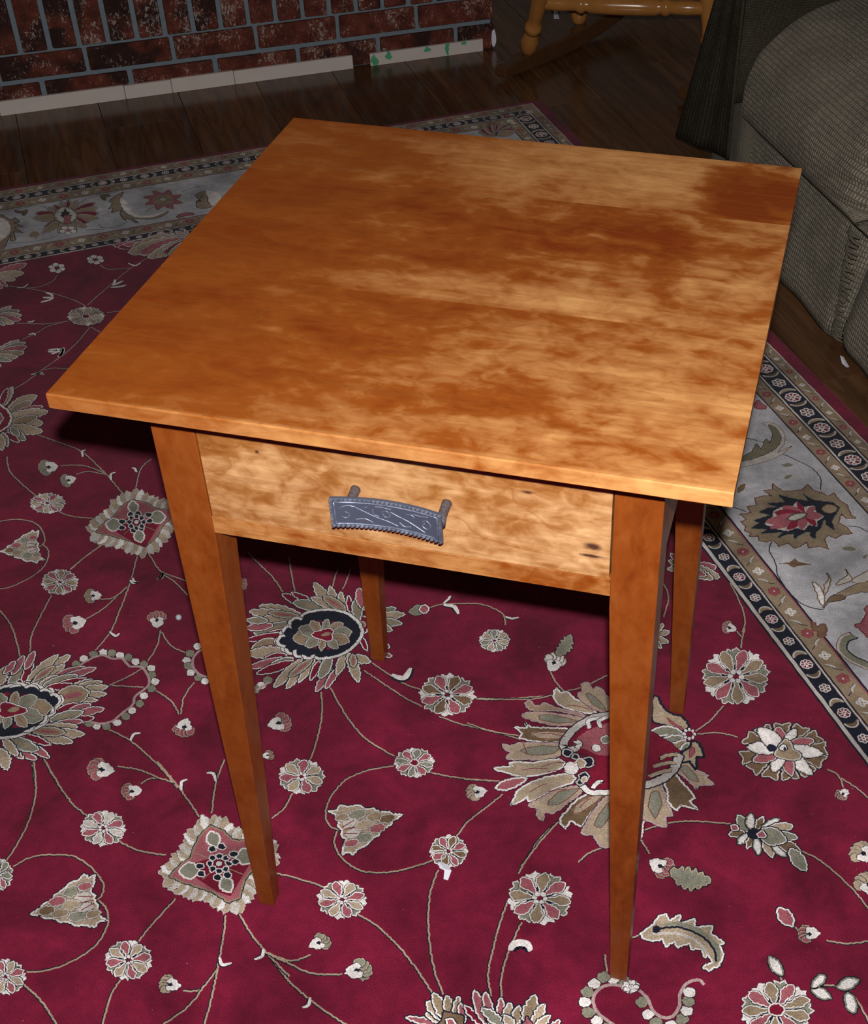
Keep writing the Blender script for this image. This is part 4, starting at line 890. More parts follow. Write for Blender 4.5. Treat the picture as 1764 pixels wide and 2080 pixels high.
# curved feather leaves and other palmettes
C = Cr(1100, 1600, 2.657); m = Mo(.0005)
m.shape(C.P([(530, 790), (600, 745), (640, 690), (675, 685), (690, 720), (750, 685), (745, 735), (830, 705), (830, 755), (925, 745), (915, 785), (990, 840), (960, 850), (985, 900), (960, 960), (905, 990), (870, 970), (925, 945), (900, 900), (885, 920), (860, 870), (810, 875), (800, 840), (735, 865), (720, 835), (670, 860), (655, 820), (600, 830), (560, 820)]), BEI, WHITE, .0018)
m.poly(resample(C.P([(640, 740), (740, 720), (860, 760), (960, 850), (965, 930), (940, 960), (930, 880), (860, 800), (740, 760)]), .0025, True, .0004), GRN)
m.stroke(resample(cat(C.P([(620, 765), (740, 755), (860, 800), (930, 870), (945, 940)])), .0022, False, .0006), .0024, NAVY); m.stroke(resample(cat(C.P([(600, 790), (740, 790), (840, 830), (900, 900)])), .0022, False, .0006), .0034, CREAM); m.shape(C.P(ell(620, 765, 24, 22, 8)), NAVY, None, 0, None); m.go('feather_leaf')
m = Mo(.0005)
for (b, t_, w, k) in [((1120, 240), (1060, 150), .5, GRN), ((1130, 230), (1130, 140), .5, WHITE), ((1160, 230), (1200, 155), .4, BROWN), ((1180, 240), (1285, 170), .32, WHITE), ((1200, 240), (1360, 205), .3, BEI), ((1220, 260), (1385, 270), .3, GRN), ((1100, 240), (1010, 255), .4, BROWN), ((1120, 250), (1060, 305), .4, WHITE), ((1140, 260), (1110, 330), .4, BROWN), ((1160, 270), (1175, 365), .4, WHITE), ((1200, 280), (1250, 380), .35, BEI), ((1240, 290), (1320, 375), .35, WHITE), ((1280, 300), (1400, 345), .4, BROWN), ((1340, 330), (1430, 450), .42, GRN), ((1060, 230), (1025, 205), .8, PINK), ((1170, 240), (1320, 290), .55, GRN)]:
    leaf(m, C, *b, *t_, w, k, WHITE if k != WHITE else GRN, rw=.0013)
m.shape(C.P(ell(1150, 250, 40, 30, 10)), NAVY, None, 0, None); m.shape(C.P(ell(1190, 255, 24, 18, 8)), PINK, WHITE, .0012); m.go('palmette')
# fan-shaped flower at the right
C = Cr(1420, 1280, 5.128); m = Mo(.0005)
for i in range(12):
    an = -2.6 + i * .50; x0, y0 = 870, 1240; x1 = 880 + 430 * math.cos(an); y1 = 1265 + 275 * math.sin(an)
    m.shape(C.P(cat([(x0 + (x1 - x0) * .4, y0 + (y1 - y0) * .4), (x1 - 95 * math.sin(an) * .9, y1 + 95 * math.cos(an) * .7), (x1 + 20 * math.cos(an) - 50 * math.sin(an), y1 + 20 * math.sin(an) + 40 * math.cos(an)), (x1, y1), (x1 + 20 * math.cos(an) + 50 * math.sin(an), y1 + 20 * math.sin(an) - 40 * math.cos(an)), (x1 + 95 * math.sin(an) * .9, y1 - 95 * math.cos(an) * .7)], True, 3)), BROWN, CREAM, .0016)
for (tx, ty, w, k) in [(820, 1010, .5, PINK), (1010, 1030, .34, WHITE), (1200, 1150, .34, PINK), (1290, 1290, .26, WHITE), (1180, 1510, .26, WHITE), (970, 1530, .34, PINK), (770, 1480, .45, WHITE), (560, 1370, .36, PINK), (500, 1220, .3, WHITE), (620, 1030, .42, WHITE)]:
    leaf(m, C, 880, 1240, tx, ty, w, k, CREAM, rw=.0014)
m.shape(C.P(cat([(790, 1300), (850, 1190), (900, 1140), (960, 1180), (985, 1250), (1060, 1290), (1050, 1340), (960, 1360), (880, 1340)], True, 3)), TAN, CREAM, .0016)
m.shape(C.P(ell(760, 1230, 52, 40, 10)), NAVY, None, 0, None); m.shape(C.P(ell(880, 1230, 40, 32, 8)), WHITE, None, 0, NAVY); m.shape(C.P(ell(895, 1240, 18, 14, 8)), NAVY, None, 0, None); m.go('fan_flower')
# left edge palmettes, seen in part
C = Cr(0, 350, 3.782)
def tuft(C, base, tips, wr, ks, name='palmette'):
    m = Mo(.0005)
    for i, t_ in enumerate(tips):
        k = ks[i % len(ks)]; leaf(m, C, *base, *t_, wr, k, WHITE, serr=.1, rw=.0013)
    m.go(name)
tuft(C, (-60, 1110), [(90, 1030), (150, 1065), (168, 1100), (160, 1135), (110, 1165), (40, 1180)], .22, [BEI, GRN, BEI, PINK]); tuft(C, (-70, 1420), [(150, 1290), (195, 1310), (205, 1340), (185, 1385), (140, 1420), (90, 1450), (10, 1495)], .2, [BEI, GRN, PINK, TAN])
tuft(C, (-60, 800), [(205, 705), (185, 775), (120, 830), (60, 880), (20, 900)], .2, [PINK, BEI, BEI, PINK])
m = Mo(.0005)
for (b, t_, w, k) in [((60, 1820), (285, 1715), .3, BEI), ((70, 1850), (250, 1760), .3, TAN), ((80, 1870), (330, 1800), .2, PINK), ((80, 1880), (370, 1838), .24, BEI), ((80, 1920), (335, 1930), .3, BEI), ((70, 1940), (290, 1880), .25, TAN), ((60, 1960), (330, 1995), .24, BEI), ((60, 1980), (200, 2060), .4, GRN), ((40, 2000), (150, 2075), .3, DRED), ((20, 2000), (60, 2110), .4, BEI), ((-10, 2010), (20, 2140), .5, BEI), ((20, 1800), (100, 1650), .3, BEI), ((0, 1800), (60, 1660), .3, DRED), ((80, 1960), (150, 2030), .5, GRN)]:
    leaf(m, C, *b, *t_, w, k, WHITE, serr=.08, rw=.0013)
m.shape(C.P([(-120, 1760), (0, 1785), (60, 1830), (90, 1890), (70, 1950), (0, 1995), (-120, 1990)]), DRED, WHITE, .003); m.shape(C.P([(-60, 1830), (0, 1850), (30, 1890), (0, 1935), (-60, 1950)]), PINK, CREAM, .002); m.go('palmette')
# palmettes tucked under the inner border
C = Cr(0, 380, 4.009); tuft(C, (1560, 430), [(1500, 345), (1430, 360), (1330, 385), (1180, 425), (1080, 480), (1040, 535), (1130, 540), (1200, 580), (1270, 572), (1330, 540), (1370, 555)], .2, [BEI, BEI, DRED, BEI, TAN, BEI, PINK]); tuft(C, (1180, 470), [(920, 478), (960, 492), (1000, 470)], .2, [PINK, DRED])
C = Cr(1150, 850, 2.873); tuft(C, (700, 870), [(880, 870), (900, 930), (860, 940), (820, 920), (590, 880), (600, 830), (610, 790)], .3, [PINK, BEI, TAN])
tuft(C, (500, 1270), [(605, 1245), (600, 1310), (560, 1345), (570, 1200)], .3, [BEI, BEI, GRN])
# bottom palmette
C = Cr(800, 1900, 3.92); m = Mo(.0005)
for (b, t_, w, k) in [((420, 720), (95, 655), .12, PINK), ((430, 700), (255, 625), .3, BEI), ((430, 690), (255, 530), .3, BEI), ((440, 690), (315, 462), .32, TAN), ((470, 690), (420, 478), .34, TAN), ((500, 690), (515, 490), .3, TAN), ((560, 700), (535, 540), .3, PINK), ((720, 720), (560, 560), .22, DRED), ((740, 720), (640, 440), .24, PINK), ((780, 720), (730, 455), .24, PINK), ((860, 720), (855, 500), .26, PINK), ((900, 730), (925, 540), .4, BEI), ((960, 730), (1000, 560), .4, TAN), ((1060, 740), (1125, 480), .42, TAN), ((1100, 740), (1205, 550), .3, BEI), ((1120, 750), (1240, 645), .35, BEI), ((880, 730), (700, 580), .3, GRN), ((960, 740), (880, 640), .5, BEI), ((1250, 760), (1320, 680), .4, PINK)]:
    leaf(m, C, *b, *t_, w, k, WHITE, serr=.1, rw=.0015)
m.shape(C.P([(400, 600), (460, 615), (560, 640), (560, 730), (330, 730), (370, 690)]), BROWN, NAVY, .0016, None); m.shape(C.P([(420, 670), (470, 670), (500, 720), (430, 725)]), PINK, WHITE, .0016); m.shape(C.P([(1060, 640), (1100, 700), (1110, 740), (1010, 740)]), PINK, NAVY, .0014, None); m.go('palmette')

# ---- cream border ornament
C = Cr(1440, 900, 4.623); m = Mo(.0004)
m.shape(C.P([(600, 380), (650, 420), (700, 455), (790, 450), (880, 440), (930, 385), (990, 450), (1060, 465), (1120, 500), (1180, 470), (1230, 540), (1300, 580), (1340, 680), (1385, 710), (1290, 710), (1250, 665), (1215, 750), (1300, 790), (1350, 855), (1250, 860), (1190, 900), (1120, 865), (1090, 910), (1130, 1000), (1040, 970), (940, 990), (920, 930), (870, 970), (800, 990), (750, 940), (660, 975), (620, 920), (530, 930), (470, 920), (465, 875), (380, 880), (400, 845), (335, 830), (350, 785), (300, 745), (355, 715), (290, 670), (400, 655), (358, 598), (450, 585), (430, 520), (520, 495), (600, 500), (510, 445), (600, 440)]), TAN, (.12, .03, .035), .0014, CREAM, .0012)
m.shape(C.P([(890, 480), (930, 510), (1000, 540), (1170, 560), (1230, 610), (1190, 680), (1160, 730), (1180, 820), (1110, 770), (1090, 700), (1050, 800), (1010, 840), (1000, 905), (950, 870), (960, 835), (900, 840), (810, 900), (800, 855), (740, 860), (650, 890), (700, 840), (490, 850), (560, 810), (400, 800), (480, 750), (420, 730), (580, 680), (470, 650), (560, 610), (650, 605), (550, 570), (720, 555), (655, 488), (800, 525), (940, 545)]), NAVY, None, 0, (.12, .16, .12), .001)
m.shape(C.P([(830, 550), (890, 600), (990, 590), (1010, 650), (1090, 690), (1020, 740), (1020, 785), (940, 770), (900, 820), (830, 800), (740, 830), (620, 805), (520, 760), (600, 700), (610, 640), (690, 600), (790, 590)]), CREAM, None, 0, None)
RR = (.27, .015, .04)
for (tx, ty, w, k) in [(830, 555, .35, RR), (690, 600, .34, PINK), (615, 655, .26, RR), (530, 745, .2, PINK), (575, 805, .2, PINK), (735, 812, .34, RR), (865, 818, .6, PINK), (1015, 778, .35, RR), (1072, 690, .4, PINK), (1005, 598, .4, PINK)]: leaf(m, C, 905, 680, tx, ty, w, k, None, None)
leaf(m, C, 745, 715, 915, 672, .26, CREAM, GRN, NAVY); m.shape(C.P(ell(1135, 620, 72, 40, 12)), TAN, BROWN, .0014, None); m.go('palmette')
for P in ([(670, 90), (800, 150), (960, 230), (1050, 330), (1050, 440)], [(225, 600), (300, 625), (350, 645)], [(590, 930), (570, 1010), (630, 1130), (650, 1240), (740, 1380), (860, 1500), (980, 1550), (1080, 1565)], [(1290, 780), (1400, 790), (1500, 835)]):
    vine(C.P(P), .0016, NAVY, .00025, None).go('vine')
m = Mo(.0004); m.shape(C.P([(660, 1135), (760, 1120), (810, 1085), (850, 1120), (970, 1140), (880, 1150), (800, 1170), (740, 1140)]), BROWN, None, 0, CREAM, .001); m.go('border_leaf')
for (a, b, w) in (((680, 210), (800, 205), .32), ((700, 335), (790, 305), .45), ((1240, 988), (1395, 1000), .28), ((265, 470), (350, 380), .5), ((1440, 1090), (1500, 1050), .5)):
    m = Mo(.0004); leaf(m, C, *a, *b, w, GRN if a[0] > 300 else BROWN, CREAM, None); m.go('border_leaf')
def multi(C, items, name):
    m = Mo(.0004)
    for P, fill, rim, line in items: m.shape(C.P(cat(P, True, 2)), fill, rim, .0016, line, .001)
    m.go(name)
multi(C, [([(1080, 1555), (1100, 1500), (1180, 1430), (1300, 1370), (1440, 1310), (1520, 1300), (1520, 1400), (1420, 1400), (1280, 1440), (1270, 1470), (1120, 1500)], TAN, None, NAVY), ([(970, 1305), (1040, 1340), (1090, 1440), (1080, 1540), (1030, 1470), (1010, 1400)], WHITE, BROWN, None), ([(1110, 1220), (1150, 1290), (1110, 1400), (1080, 1430), (1090, 1330), (1130, 1280)], CREAM, BROWN, None), ([(1280, 1180), (1340, 1260), (1330, 1300), (1200, 1340), (1230, 1290), (1310, 1240)], CREAM, BROWN, None), ([(1340, 1290), (1440, 1230), (1520, 1200), (1520, 1290), (1400, 1320)], CREAM, BROWN, None), ([(1120, 1490), (1160, 1440), (1260, 1430), (1275, 1465)], BROWN, None, NAVY)], 'scroll_leaf')
multi(C, [([(960, 1690), (1000, 1690), (1020, 1730), (1060, 1700), (1100, 1710), (1110, 1780), (1080, 1825), (1020, 1820), (1030, 1770), (980, 1760)], BROWN, (.22, .05, .04), None)], 'border_flower')
multi(C, [([(1370, 1710), (1430, 1690), (1480, 1600), (1460, 1560), (1520, 1540), (1520, 1830), (1450, 1780), (1400, 1740)], PINK, (.2, .03, .05), CREAM)], 'border_flower')
m = Mo(.0004); Q = resample(cat(C.P([(1370, 1810), (1290, 1840), (1255, 1920), (1300, 1990), (1400, 2050), (1520, 2100)])), .0025, False, .0004); m.stroke(Q, .012, NAVY, shift=.0008); m.stroke(Q, .0095, (.26, .25, .17)); m.stroke(Q, .003, CREAM, shift=-.0055); m.stroke(Q, .0012, (.25, .1, .08), shift=-.0075); m.go('scroll_leaf')
C = Cr(1350, 800, 4.16)
multi(C, [([(830, 255), (890, 242), (970, 280), (1020, 350), (1010, 430), (960, 500), (1080, 440), (1000, 510), (900, 560), (760, 600), (660, 620), (600, 620), (660, 560), (760, 500), (880, 440), (920, 350), (890, 290)], CREAM, (.36, .27, .2), None), ([(880, 262), (940, 290), (985, 360), (970, 430), (900, 490), (780, 540), (660, 570), (620, 560), (740, 490), (780, 420), (820, 470), (860, 380), (890, 420), (920, 340)], (.22, .19, .12), None, NAVY)], 'scroll_leaf')
multi(C, [([(770, 70), (800, 60), (830, 90), (860, 100), (855, 130), (770, 125)], PINK, (.2, .03, .04), CREAM)], 'border_flower')
vine(C.P([(640, 370), (720, 380), (800, 400), (860, 420)]), .0015, NAVY, .00025, None).go('vine')
# far border: upright palmette, feathered scrolls, pink flower
C = Cr(0, 380, 4.009); m = Mo(.0004)
for (tx, ty, w, k) in [(290, 215, .22, DRED), (280, 255, .2, TAN), (370, 325, .22, DRED), (345, 375, .2, TAN), (400, 165, .22, TAN), (440, 145, .24, DRED), (500, 115, .3, TAN), (560, 105, .3, DRED), (630, 110, .3, TAN), (770, 130, .2, DRED), (790, 170, .2, TAN), (800, 215, .2, DRED), (800, 255, .2, TAN), (720, 290, .22, DRED), (700, 330, .22, TAN), (620, 370, .3, TAN), (480, 380, .3, TAN)]: leaf(m, C, 545, 250, tx, ty, w, k, CREAM, rw=.0011)
m.shape(C.P(cat([(530, 165), (590, 190), (625, 230), (600, 280), (545, 300), (480, 280), (445, 230), (480, 185)], True, 3)), CREAM, GRN, .003); m.shape(C.P([(530, 170), (545, 200), (570, 205), (560, 225), (590, 232), (570, 255), (550, 240), (520, 255), (490, 235), (505, 222), (495, 210), (520, 200)]), NAVY, None, 0, None); m.shape(C.P(ell(548, 250, 32, 22, 10)), PINK, NAVY, .001, None); m.shape(C.P(ell(550, 285, 30, 20, 10)), PINK, NAVY, .001, None)
for i in range(5): m.shape(C.P(ell(555 + 48 * math.cos(i * 1.26 + .3), 355 + 24 * math.sin(i * 1.26 + .3), 24, 13, 8)), WHITE, None, 0, NAVY, .0007)
m.shape(C.P(ell(555, 355, 18, 10, 8)), PINK, None, 0, None); m.go('palmette')
multi(C, [([(930, 80), (980, 50), (1010, 40), (985, 90), (990, 170), (1040, 225), (1150, 245), (1270, 235), (1365, 195), (1350, 225), (1230, 265), (1080, 255), (1130, 290), (1100, 290), (1040, 255), (1020, 275), (975, 215), (985, 190), (910, 210), (925, 170), (885, 180), (920, 130), (890, 120)], TAN, NAVY, None), ([(985, 85), (1050, 140), (1010, 140), (1070, 190), (1050, 195), (1150, 235), (1260, 225), (1365, 195), (1250, 245), (1100, 245), (1010, 190), (980, 130)], WHITE, None, None)], 'scroll_leaf')
multi(C, [([(1600, 60), (1680, 30), (1700, 60), (1690, 120), (1740, 150), (1680, 175), (1610, 170), (1600, 110), (1640, 120), (1600, 80)], TAN, NAVY, None), ([(1680, 30), (1800, 60), (1780, 150), (1720, 150), (1700, 90)], WHITE, None, None)], 'scroll_leaf')
multi(C, [([(-60, 235), (30, 235), (80, 270), (120, 250), (160, 290), (110, 290), (195, 325), (120, 330), (190, 375), (110, 365), (130, 430), (85, 440), (90, 390), (60, 440), (30, 500), (-60, 500)], TAN, NAVY, None), ([(-60, 260), (40, 260), (90, 320), (80, 380), (20, 430), (-60, 470)], WHITE, TAN, None)], 'scroll_leaf')
multi(C, [([(120, 190), (170, 200), (210, 185), (225, 200), (195, 235), (170, 210), (140, 212)], BROWN, NAVY, None)], 'border_leaf'); multi(C, [([(240, 385), (280, 360), (325, 385), (300, 410), (300, 435), (280, 410), (245, 410)], TAN, None, None)], 'border_leaf'); multi(C, [([(820, 65), (870, 60), (905, 75), (860, 85), (860, 110), (830, 95)], BROWN, NAVY, None)], 'border_leaf'); multi(C, [([(1440, 240), (1480, 215), (1560, 210), (1580, 225), (1500, 240), (1460, 255)], PINK, NAVY, None)], 'border_flower')
multi(C, [([(1330 + 170 * r * math.cos(t), 105 + 85 * r * math.sin(t)) for i in range(24) for t, r in [(i * PI / 12, (1.0 if i % 3 == 1 else .78 if i % 3 == 2 else .62))]], PINK, (.2, .1, .08), None), (ell(1330, 105, 90, 45, 14), TAN, PINK, None), (ell(1330, 100, 26, 15, 8), CREAM, None, NAVY)], 'border_flower')
for P in ([(0, 205), (90, 195), (220, 165), (340, 155), (400, 190)], [(640, 140), (720, 90), (850, 60), (960, 38)], [(820, 330), (930, 330), (1050, 280)], [(60, 460), (300, 440), (480, 395)], [(700, 350), (850, 345)], [(1180, 205), (1250, 160)], [(1480, 40), (1560, 10), (1640, -10)], [(800, 300), (830, 330)]): vine(C.P(P), .0013, NAVY, .00025, None).go('vine')
C = Cr(900, 200, 4.0)
m = Mo(.0004)
for i in range(11): an = -PI + .1 + i * .29; leaf(m, C, 440, 300, 440 + 150 * math.cos(an), 280 + 75 * math.sin(an), .28, (TAN, DRED)[i % 2], CREAM, rw=.001)
m.go('palmette')

# ------------------------------------------------------------------ sofa
SO = at(1700, 705, ZF); sd = Vector((-.515814, .856701, 0)); sn = Vector((-.856701, -.515814, 0))
def sp(s, off, h): return Vector((SO.x, SO.y, 0)) + sd * s + sn * off + Vector((0, 0, h))
sofa = thing('sofa', 'olive brown ribbed fabric sofa with overstuffed pleated roll beside the rug', 'sofa', sp(-.2, -.3, ZF))
def grid(name, G, mat, parent, uvs=1.0, closed_v=False, thick_=0, sub=0, flip=False):
    nu, nv = len(G), len(G[0]); vs = [p for r in G for p in r]; fs = []
    for i in range(nu - 1):
        for j in range(nv - 1): q = (i * nv + j, i * nv + j + 1, (i + 1) * nv + j + 1, (i + 1) * nv + j); fs.append(q[::-1] if flip else q)
    o = mk(name, vs, fs, mat, parent, smooth=True)
    # UV by arc length
    du = [0]; 
    for i in range(1, nu): du.append(du[-1] + (Vector(G[i][nv // 2]) - Vector(G[i - 1][nv // 2])).length)
    dv = [0]
    for j in range(1, nv): dv.append(dv[-1] + (Vector(G[nu // 2][j]) - Vector(G[nu // 2][j - 1])).length)
    uvl = o.data.uv_layers.new(name='UVMap')
    for p in o.data.polygons:
        for li in p.loop_indices:
            vi = o.data.loops[li].vertex_index; uvl.data[li].uv = (dv[vi % nv] * uvs, du[vi // nv] * uvs)
    if thick_:
        s = o.modifiers.new('solid', 'SOLIDIFY'); s.thickness = thick_; s.offset = 0
    if sub: s = o.modifiers.new('sub', 'SUBSURF'); s.levels = s.render_levels = sub
    return o
def nz(p, s=8, a=.01): return mnoise.noise(Vector(p) * s) * a
# front panel, two sections meeting in the ruched seam
for (a, b, nm) in ((.585, .012, 'base_panel'), (.008, -.75, 'base_panel')):
    G = []
    K = 40
    for i in range(K + 1):
        s = a + (b - a) * i / K; e_ = min(i, K - i) / K; pinch = -.014 * math.exp(-((s - .01) / .018) ** 2)
        r = []
        for j in range(13):
            h = ZF + .002 + (.225 - ZF) * j / 12; r.append(sp(s, .002 - .060 * (j / 12) ** 1.3 + pinch + nz((s, 0, h), 9, .006) - (.004 if j == 0 else 0), h))
        G.append([sp(s, -.10, G_h) for G_h in (ZF + .002,)] + r + [sp(s, -.05, .235)])
    grid(nm, G, M_SOFA, sofa)
# ruching along the seam
rm = MB()
for i in range(22):
    h = .005 + .0092 * i; w = random.uniform(.010, .022)
    P = [sp(.012 + w * t + random.uniform(-.002, .002), -.006 + .007 * math.cos(t * 1.5) + random.uniform(-.001, .001), h + random.uniform(-.003, .003) + .003 * t) for t in (-1, -.5, 0, .5, 1)]
    rm.tube(P, [.0008, .0024, .003, .0024, .0008], 6)
o = rm.go('ruched_seam', M_SOFA, sofa, smooth=True)
# overstuffed roll: profile in the plane across the sofa
PROF = [(-.09, .226), (-.03, .212), (-.006, .212), (.006, .226), (.010, .248), (.006, .285), (-.006, .318), (-.018, .338), (-.034, .352), (-.066, .376), (-.111, .397), (-.160, .409), (-.215, .414), (-.27, .410), (-.33, .395), (-.38, .36), (-.405, .31), (-.40, .25), (-.36, .215), (-.3, .21)]
def roll(s0, s1, pleat0, pleat1):
    K = 72; G = []; cx, cz = -.2, .31
    for i in range(K + 1):
        t = i / K; s = s0 + (s1 - s0) * t; d0, d1 = t * abs(s1 - s0), (1 - t) * abs(s1 - s0)
        sh = 1.0
        for d, pl in ((d0, pleat0), (d1, pleat1)):
            R = .085 if pl else .012
            if d < R: sh *= (.50 if pl else .985) + (.50 if pl else .015) * math.sqrt(max(0, 1 - (1 - d / R) ** 2))
        r = []
        for j, (o_, h) in enumerate(cat(PROF, False, 5)):
            k = sh
            oo = o_ if (h < .235 and o_ > -.1) else cx + (o_ - cx) * (1 - (1 - sh) * .55); hh = .214 + (h - .214) * (1 - (1 - sh) * .35)
            pw = 0
            for d, pl in ((d0, pleat0), (d1, pleat1)):
                if pl: pw += math.exp(-(d / .07) ** 2) * .0055 * math.sin(j * 1.25 + d * 18)
            q = nz((s * 1.0, o_, h), 6, .007)
            v_ = Vector((oo - cx, hh - cz)); v_ = v_.normalized() if v_.length > 0 else v_
            fade = min(1, max(0, (h - .214) / .03))
            r.append(sp(s, oo + v_.x * (pw + q) * fade, hh + v_.y * (pw + q) * fade))
        G.append(r)
    return G
G1 = roll(.442, -.010, False, True); grid('padded_roll', G1, M_SOFA, sofa)
G2 = roll(-.022, -.75, True, False); grid('padded_roll', G2, M_SOFA, sofa)
# end cap of the roll, sofa body behind
cap = [G1[0][j] for j in range(len(G1[0]))]; mk('roll_end', cap, [tuple(range(len(cap)))], M_SOFA, sofa)
v = [sp(s, o_, h) for h in (ZF + .002, .35) for (s, o_) in ((.44, -.10), (-.74, -.10), (-.74, -.37), (.44, -.37))]
mk('sofa_body', v, [tuple(reversed(f)) for f in BOXF], M_SOFA, sofa)
arm_v = [sp(s, o_, h) for h in (ZF + .002, .66) for (s, o_) in ((.600, -.010), (.455, -.010), (.455, -.75), (.600, -.75))]
mk('sofa_arm', arm_v, [tuple(reversed(f)) for f in BOXF], M_SOFA, sofa, bevel=.02, seg=4)
# throw hanging over the arm
G = []
KU, KV = 36, 40
for i in range(KU + 1):
    u = i / KU; r = []
    for j in range(KV + 1):
        t = j / KV
        if t < .62:                          # front drop
            q = t / .62; h = (.075 + .062 * u) * (1 - q) + .675 * q
            sl_ = .700 + (.470 - .700) * min(1, q * 1.12)          # slanted left edge
            s = sl_ * (1 - u) + .447 * u if sl_ > .447 else .447
            if q > .6: s = (sl_ if sl_ > .47 else .47) * (1 - u) + .447 * u
            o_ = .018 + .004 * math.sin(u * 7 + t * 3) * (1 - q) + .0012 * math.sin(u * 19)
        else:
            q = (t - .62) / .38; h = .675 + .01 * math.sin(q * 3); s = .47 * (1 - u) + .447 * u; o_ = .018 - .75 * q
            s = .470 + .14 * min(1, q * 6) * (1 - u) - .023 * u if True else s
        r.append(sp(s, o_, h))
    G.append(r)
throw = grid('throw_blanket', G, M_THROW, None, thick_=.005)
tag(throw, 'dark brown throw blanket hanging over the far end of the sofa', 'blanket')
G = []
for i in range(31):                           # side drop of the throw, facing the roll
    o_ = .018 - .7 * i / 30; G.append([sp(.447 + .004 * math.sin(i * .9 + h * 9), o_, h) for h in [.245 + .435 * j / 14 for j in range(15)]])
sdp = grid('side_fall', G, M_THROW, None, thick_=.004)
sdp.parent = throw; sdp.location = ORG[sdp.name] - ORG[throw.name]

# ------------------------------------------------------------------ rocking chair
foot = at(1072, 103, .035); foot2 = at(1175, 44, .040)
RC = Vector((foot.x, foot.y, 0)); rd = Vector((foot2.x - foot.x, foot2.y - foot.y, 0)); rgap = rd.length; rd.normalize()
rs = Vector((math.cos(math.radians(-4)), math.sin(math.radians(-4)), 0))
chair = thing('rocking_chair', 'honey oak rocking chair with turned legs on dark curved rockers behind the rug', 'chair', RC + Vector((.25, .15, ZF)))
def runner(base):
    n = 24; G = []
    vs = []; fs = []
    for i in range(n + 1):
        s = -.095 + .80 * i / n; z = ZF + .0015 + .42 * (s - .10) ** 2 * (1.0 if s > .1 else .6); hh = .042 if s > 0 else .042 * (.55 + .45 * (s + .095) / .095)
        c = base + rd * s + Vector((.045 * math.sin(s * 2.2), 0, 0)); sd_ = Vector((rd.y, -rd.x, 0)) * .016
        vs += [c - sd_ + Vector((0, 0, z)), c + sd_ + Vector((0, 0, z)), c + sd_ + Vector((0, 0, z + hh)), c - sd_ + Vector((0, 0, z + hh))]
    for i in range(n):
        a = i * 4; b = a + 4
        for q in range(4): fs.append((a + q, b + q, b + (q + 1) % 4, a + (q + 1) % 4))
    fs += [(0, 1, 2, 3), (n * 4 + 3, n * 4 + 2, n * 4 + 1, n * 4)]
    mk('rocker', vs, fs, M_RUN, chair, bevel=.004)
def turned(a, b, prof, nm='leg'):
    a, b = Vector(a), Vector(b); MB().tube([a + (b - a) * t for t, r in prof], [r for t, r in prof], 20).go(nm, M_OAK, chair, smooth=True)
LEGP = [(0, .012), (.02, .017), (.06, .021), (.12, .021), (.165, .016), (.185, .015), (.19, .019), (.215, .0205), (.235, .019), (.24, .0155), (.30, .0165), (.45, .020), (.60, .022), (.70, .019), (.72, .023), (.75, .023), (.77, .018), (1, .017)]
b0 = RC; b1 = RC + rs * .44
runner(b0); runner(b1)
t0 = at(1132, -150, .37); t1 = b1 + Vector((-.035, .02, .37))
lf0, lf1 = b0 + Vector((0, 0, .032)), b1 + Vector((0, 0, .032))
turned(lf0, t0, LEGP); turned(lf1, t1, LEGP)
rl0, rl1 = b0 + rd * rgap + Vector((0, 0, .035)), b1 + rd * rgap + Vector((0, 0, .035))
turned(rl0, rl0 + Vector((.02, .03, .33)), LEGP); turned(rl1, rl1 + Vector((-.02, .03, .33)), LEGP)
BAR = [(0, .010), (.05, .015), (.12, .0165), (.22, .015), (.24, .020), (.26, .020), (.28, .015), (.31, .0195), (.42, .0205), (.5, .021), (.58, .0205), (.69, .0195), (.72, .015), (.74, .020), (.76, .020), (.78, .015), (.88, .0165), (.95, .015), (1, .010)]
k_ = .42
turned(lf0 + (t0 - lf0) * k_, lf1 + (t1 - lf1) * k_, BAR, 'stretcher')
turned(rl0 + Vector((.01, .012, .16)), rl1 + Vector((-.01, .012, .16)), BAR, 'stretcher')
turned(lf0 + (t0 - lf0) * .55, rl0 + Vector((.012, .015, .18)), BAR, 'stretcher'); turned(lf1 + (t1 - lf1) * .55, rl1 + Vector((-.012, .015, .18)), BAR, 'stretcher')
cu = MB(); n = 10
vs = [RC + rs * s + rd * q + Vector((0, 0, h)) for h in (.41, .45) for (s, q) in ((0, -.02), (.44, -.02), (.44, .33), (0, .33))]
mk('seat_cushion', vs, BOXF, M_BLUE, chair, bevel=.018, seg=4)
v = [RC + rs * s + rd * q + Vector((0, 0, h)) for h in (.385, .41) for (s, q) in ((-.03, -.04), (.47, -.04), (.47, .36), (-.03, .36))]
mk('seat', v, BOXF, M_OAK, chair, bevel=.008)
for k in range(6): p = RC + rs * (.02 + .08 * k) + rd * .34; MB().tube([p + Vector((0, 0, .40)), p + rd * .12 + Vector((0, 0, .85))], [.009, .007], 10).go('spindle', M_OAK, chair, smooth=True)
p = RC + rd * .46; mk('crest_rail', [p + rs * s + rd * q + Vector((0, 0, h)) for h in (.83, .92) for (s, q) in ((-.02, 0), (.47, 0), (.47, .022), (-.02, .022))], BOXF, M_OAK, chair, bevel=.006)

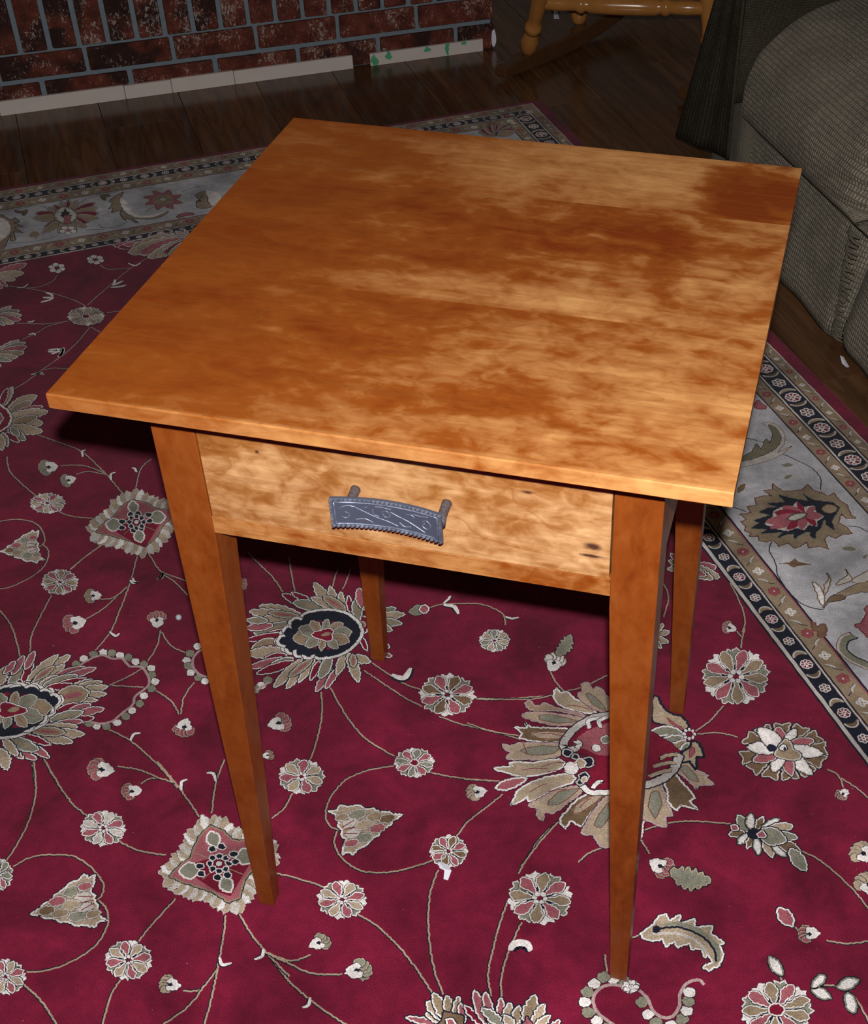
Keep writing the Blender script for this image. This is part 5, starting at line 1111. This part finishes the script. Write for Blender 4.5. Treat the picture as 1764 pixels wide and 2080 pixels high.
# ------------------------------------------------------------------ small scraps
def scrap(name, P, z, mat, label, cat_, curlz=.004):
    Q = [at(x, y, z) for x, y in P]; n = len(Q); c = sum(Q, Vector()) / n
    vs = [(q.x, q.y, z + .0012 + (curlz if i % 3 == 0 else curlz * .25)) for i, q in enumerate(Q)] + [(c.x, c.y, z + .0012 + curlz * .9)]
    o = mk(name, vs, [(i, (i + 1) % n, n) if False else (n, i, (i + 1) % n) for i in range(n)][::1], mat)
    s = o.modifiers.new('solid', 'SOLIDIFY'); s.thickness = .0006
    return tag(o, label, cat_)
C = Cr(550, 1550, 2.94)
scrap('paper_scrap', [(550 + x / 2.94, 1550 + y / 2.94) for x, y in ((1003, 608), (1030, 603), (1062, 622), (1082, 660), (1060, 708), (1034, 700), (1042, 658), (1012, 635))], .0008, M_PAPER, 'small torn white paper scrap on the red field in front of the table', 'paper')
scrap('paper_scrap', [(1300 + x / 3.468, 400 + y / 3.468) for x, y in ((1410, 1130), (1435, 1135), (1475, 1205), (1455, 1212), (1425, 1180))], ZF, M_PAPER, 'pale bluish paper scrap on the wood floor at the foot of the sofa', 'paper', .002)
scrap('paper_scrap', [(980 + x / 3.267, y / 3.267) for x, y in ((460, 35), (505, 32), (515, 68), (500, 90), (512, 130), (476, 130), (474, 88), (456, 68))], ZF, M_PAPER, 'white paper scrap on the dark floor behind the rocking chair leg', 'paper', .002)
scrap('paper_scrap', [(980 + x / 3.267, y / 3.267) for x, y in ((548, 58), (596, 70), (592, 80), (560, 68))], ZF, M_PAPER, 'thin white paper strip on the dark floor between the rocking chair legs', 'paper', .002)
v, f = flipbox([hp(s, o_, z) for z in (-.006, .034) for (s, o_) in ((1.172, .004), (1.186, .004), (1.186, .012), (1.172, .012))])
mk_ = blob('plaster_patch', hp(1.177, .006, .016), hd, (0, 0, 1), .006, .022, M_PAPER, hearth, n=14, jag=.15, th=.002)
bd = at(363, 1254, .003); bpy.ops.mesh.primitive_uv_sphere_add(segments=12, ring_count=8, radius=.0042, location=bd)
o = bpy.context.object; o.name = 'bead'; o.data.materials.append(M_BEAD); tag(o, 'tiny clear bead on the red rug left of the front left leg', 'bead')
for p in o.data.polygons: p.use_smooth = True
# drop helper-only data
for o in list(sc.objects):
    if o.type == 'MESH' and not o.data.polygons: bpy.data.objects.remove(o)
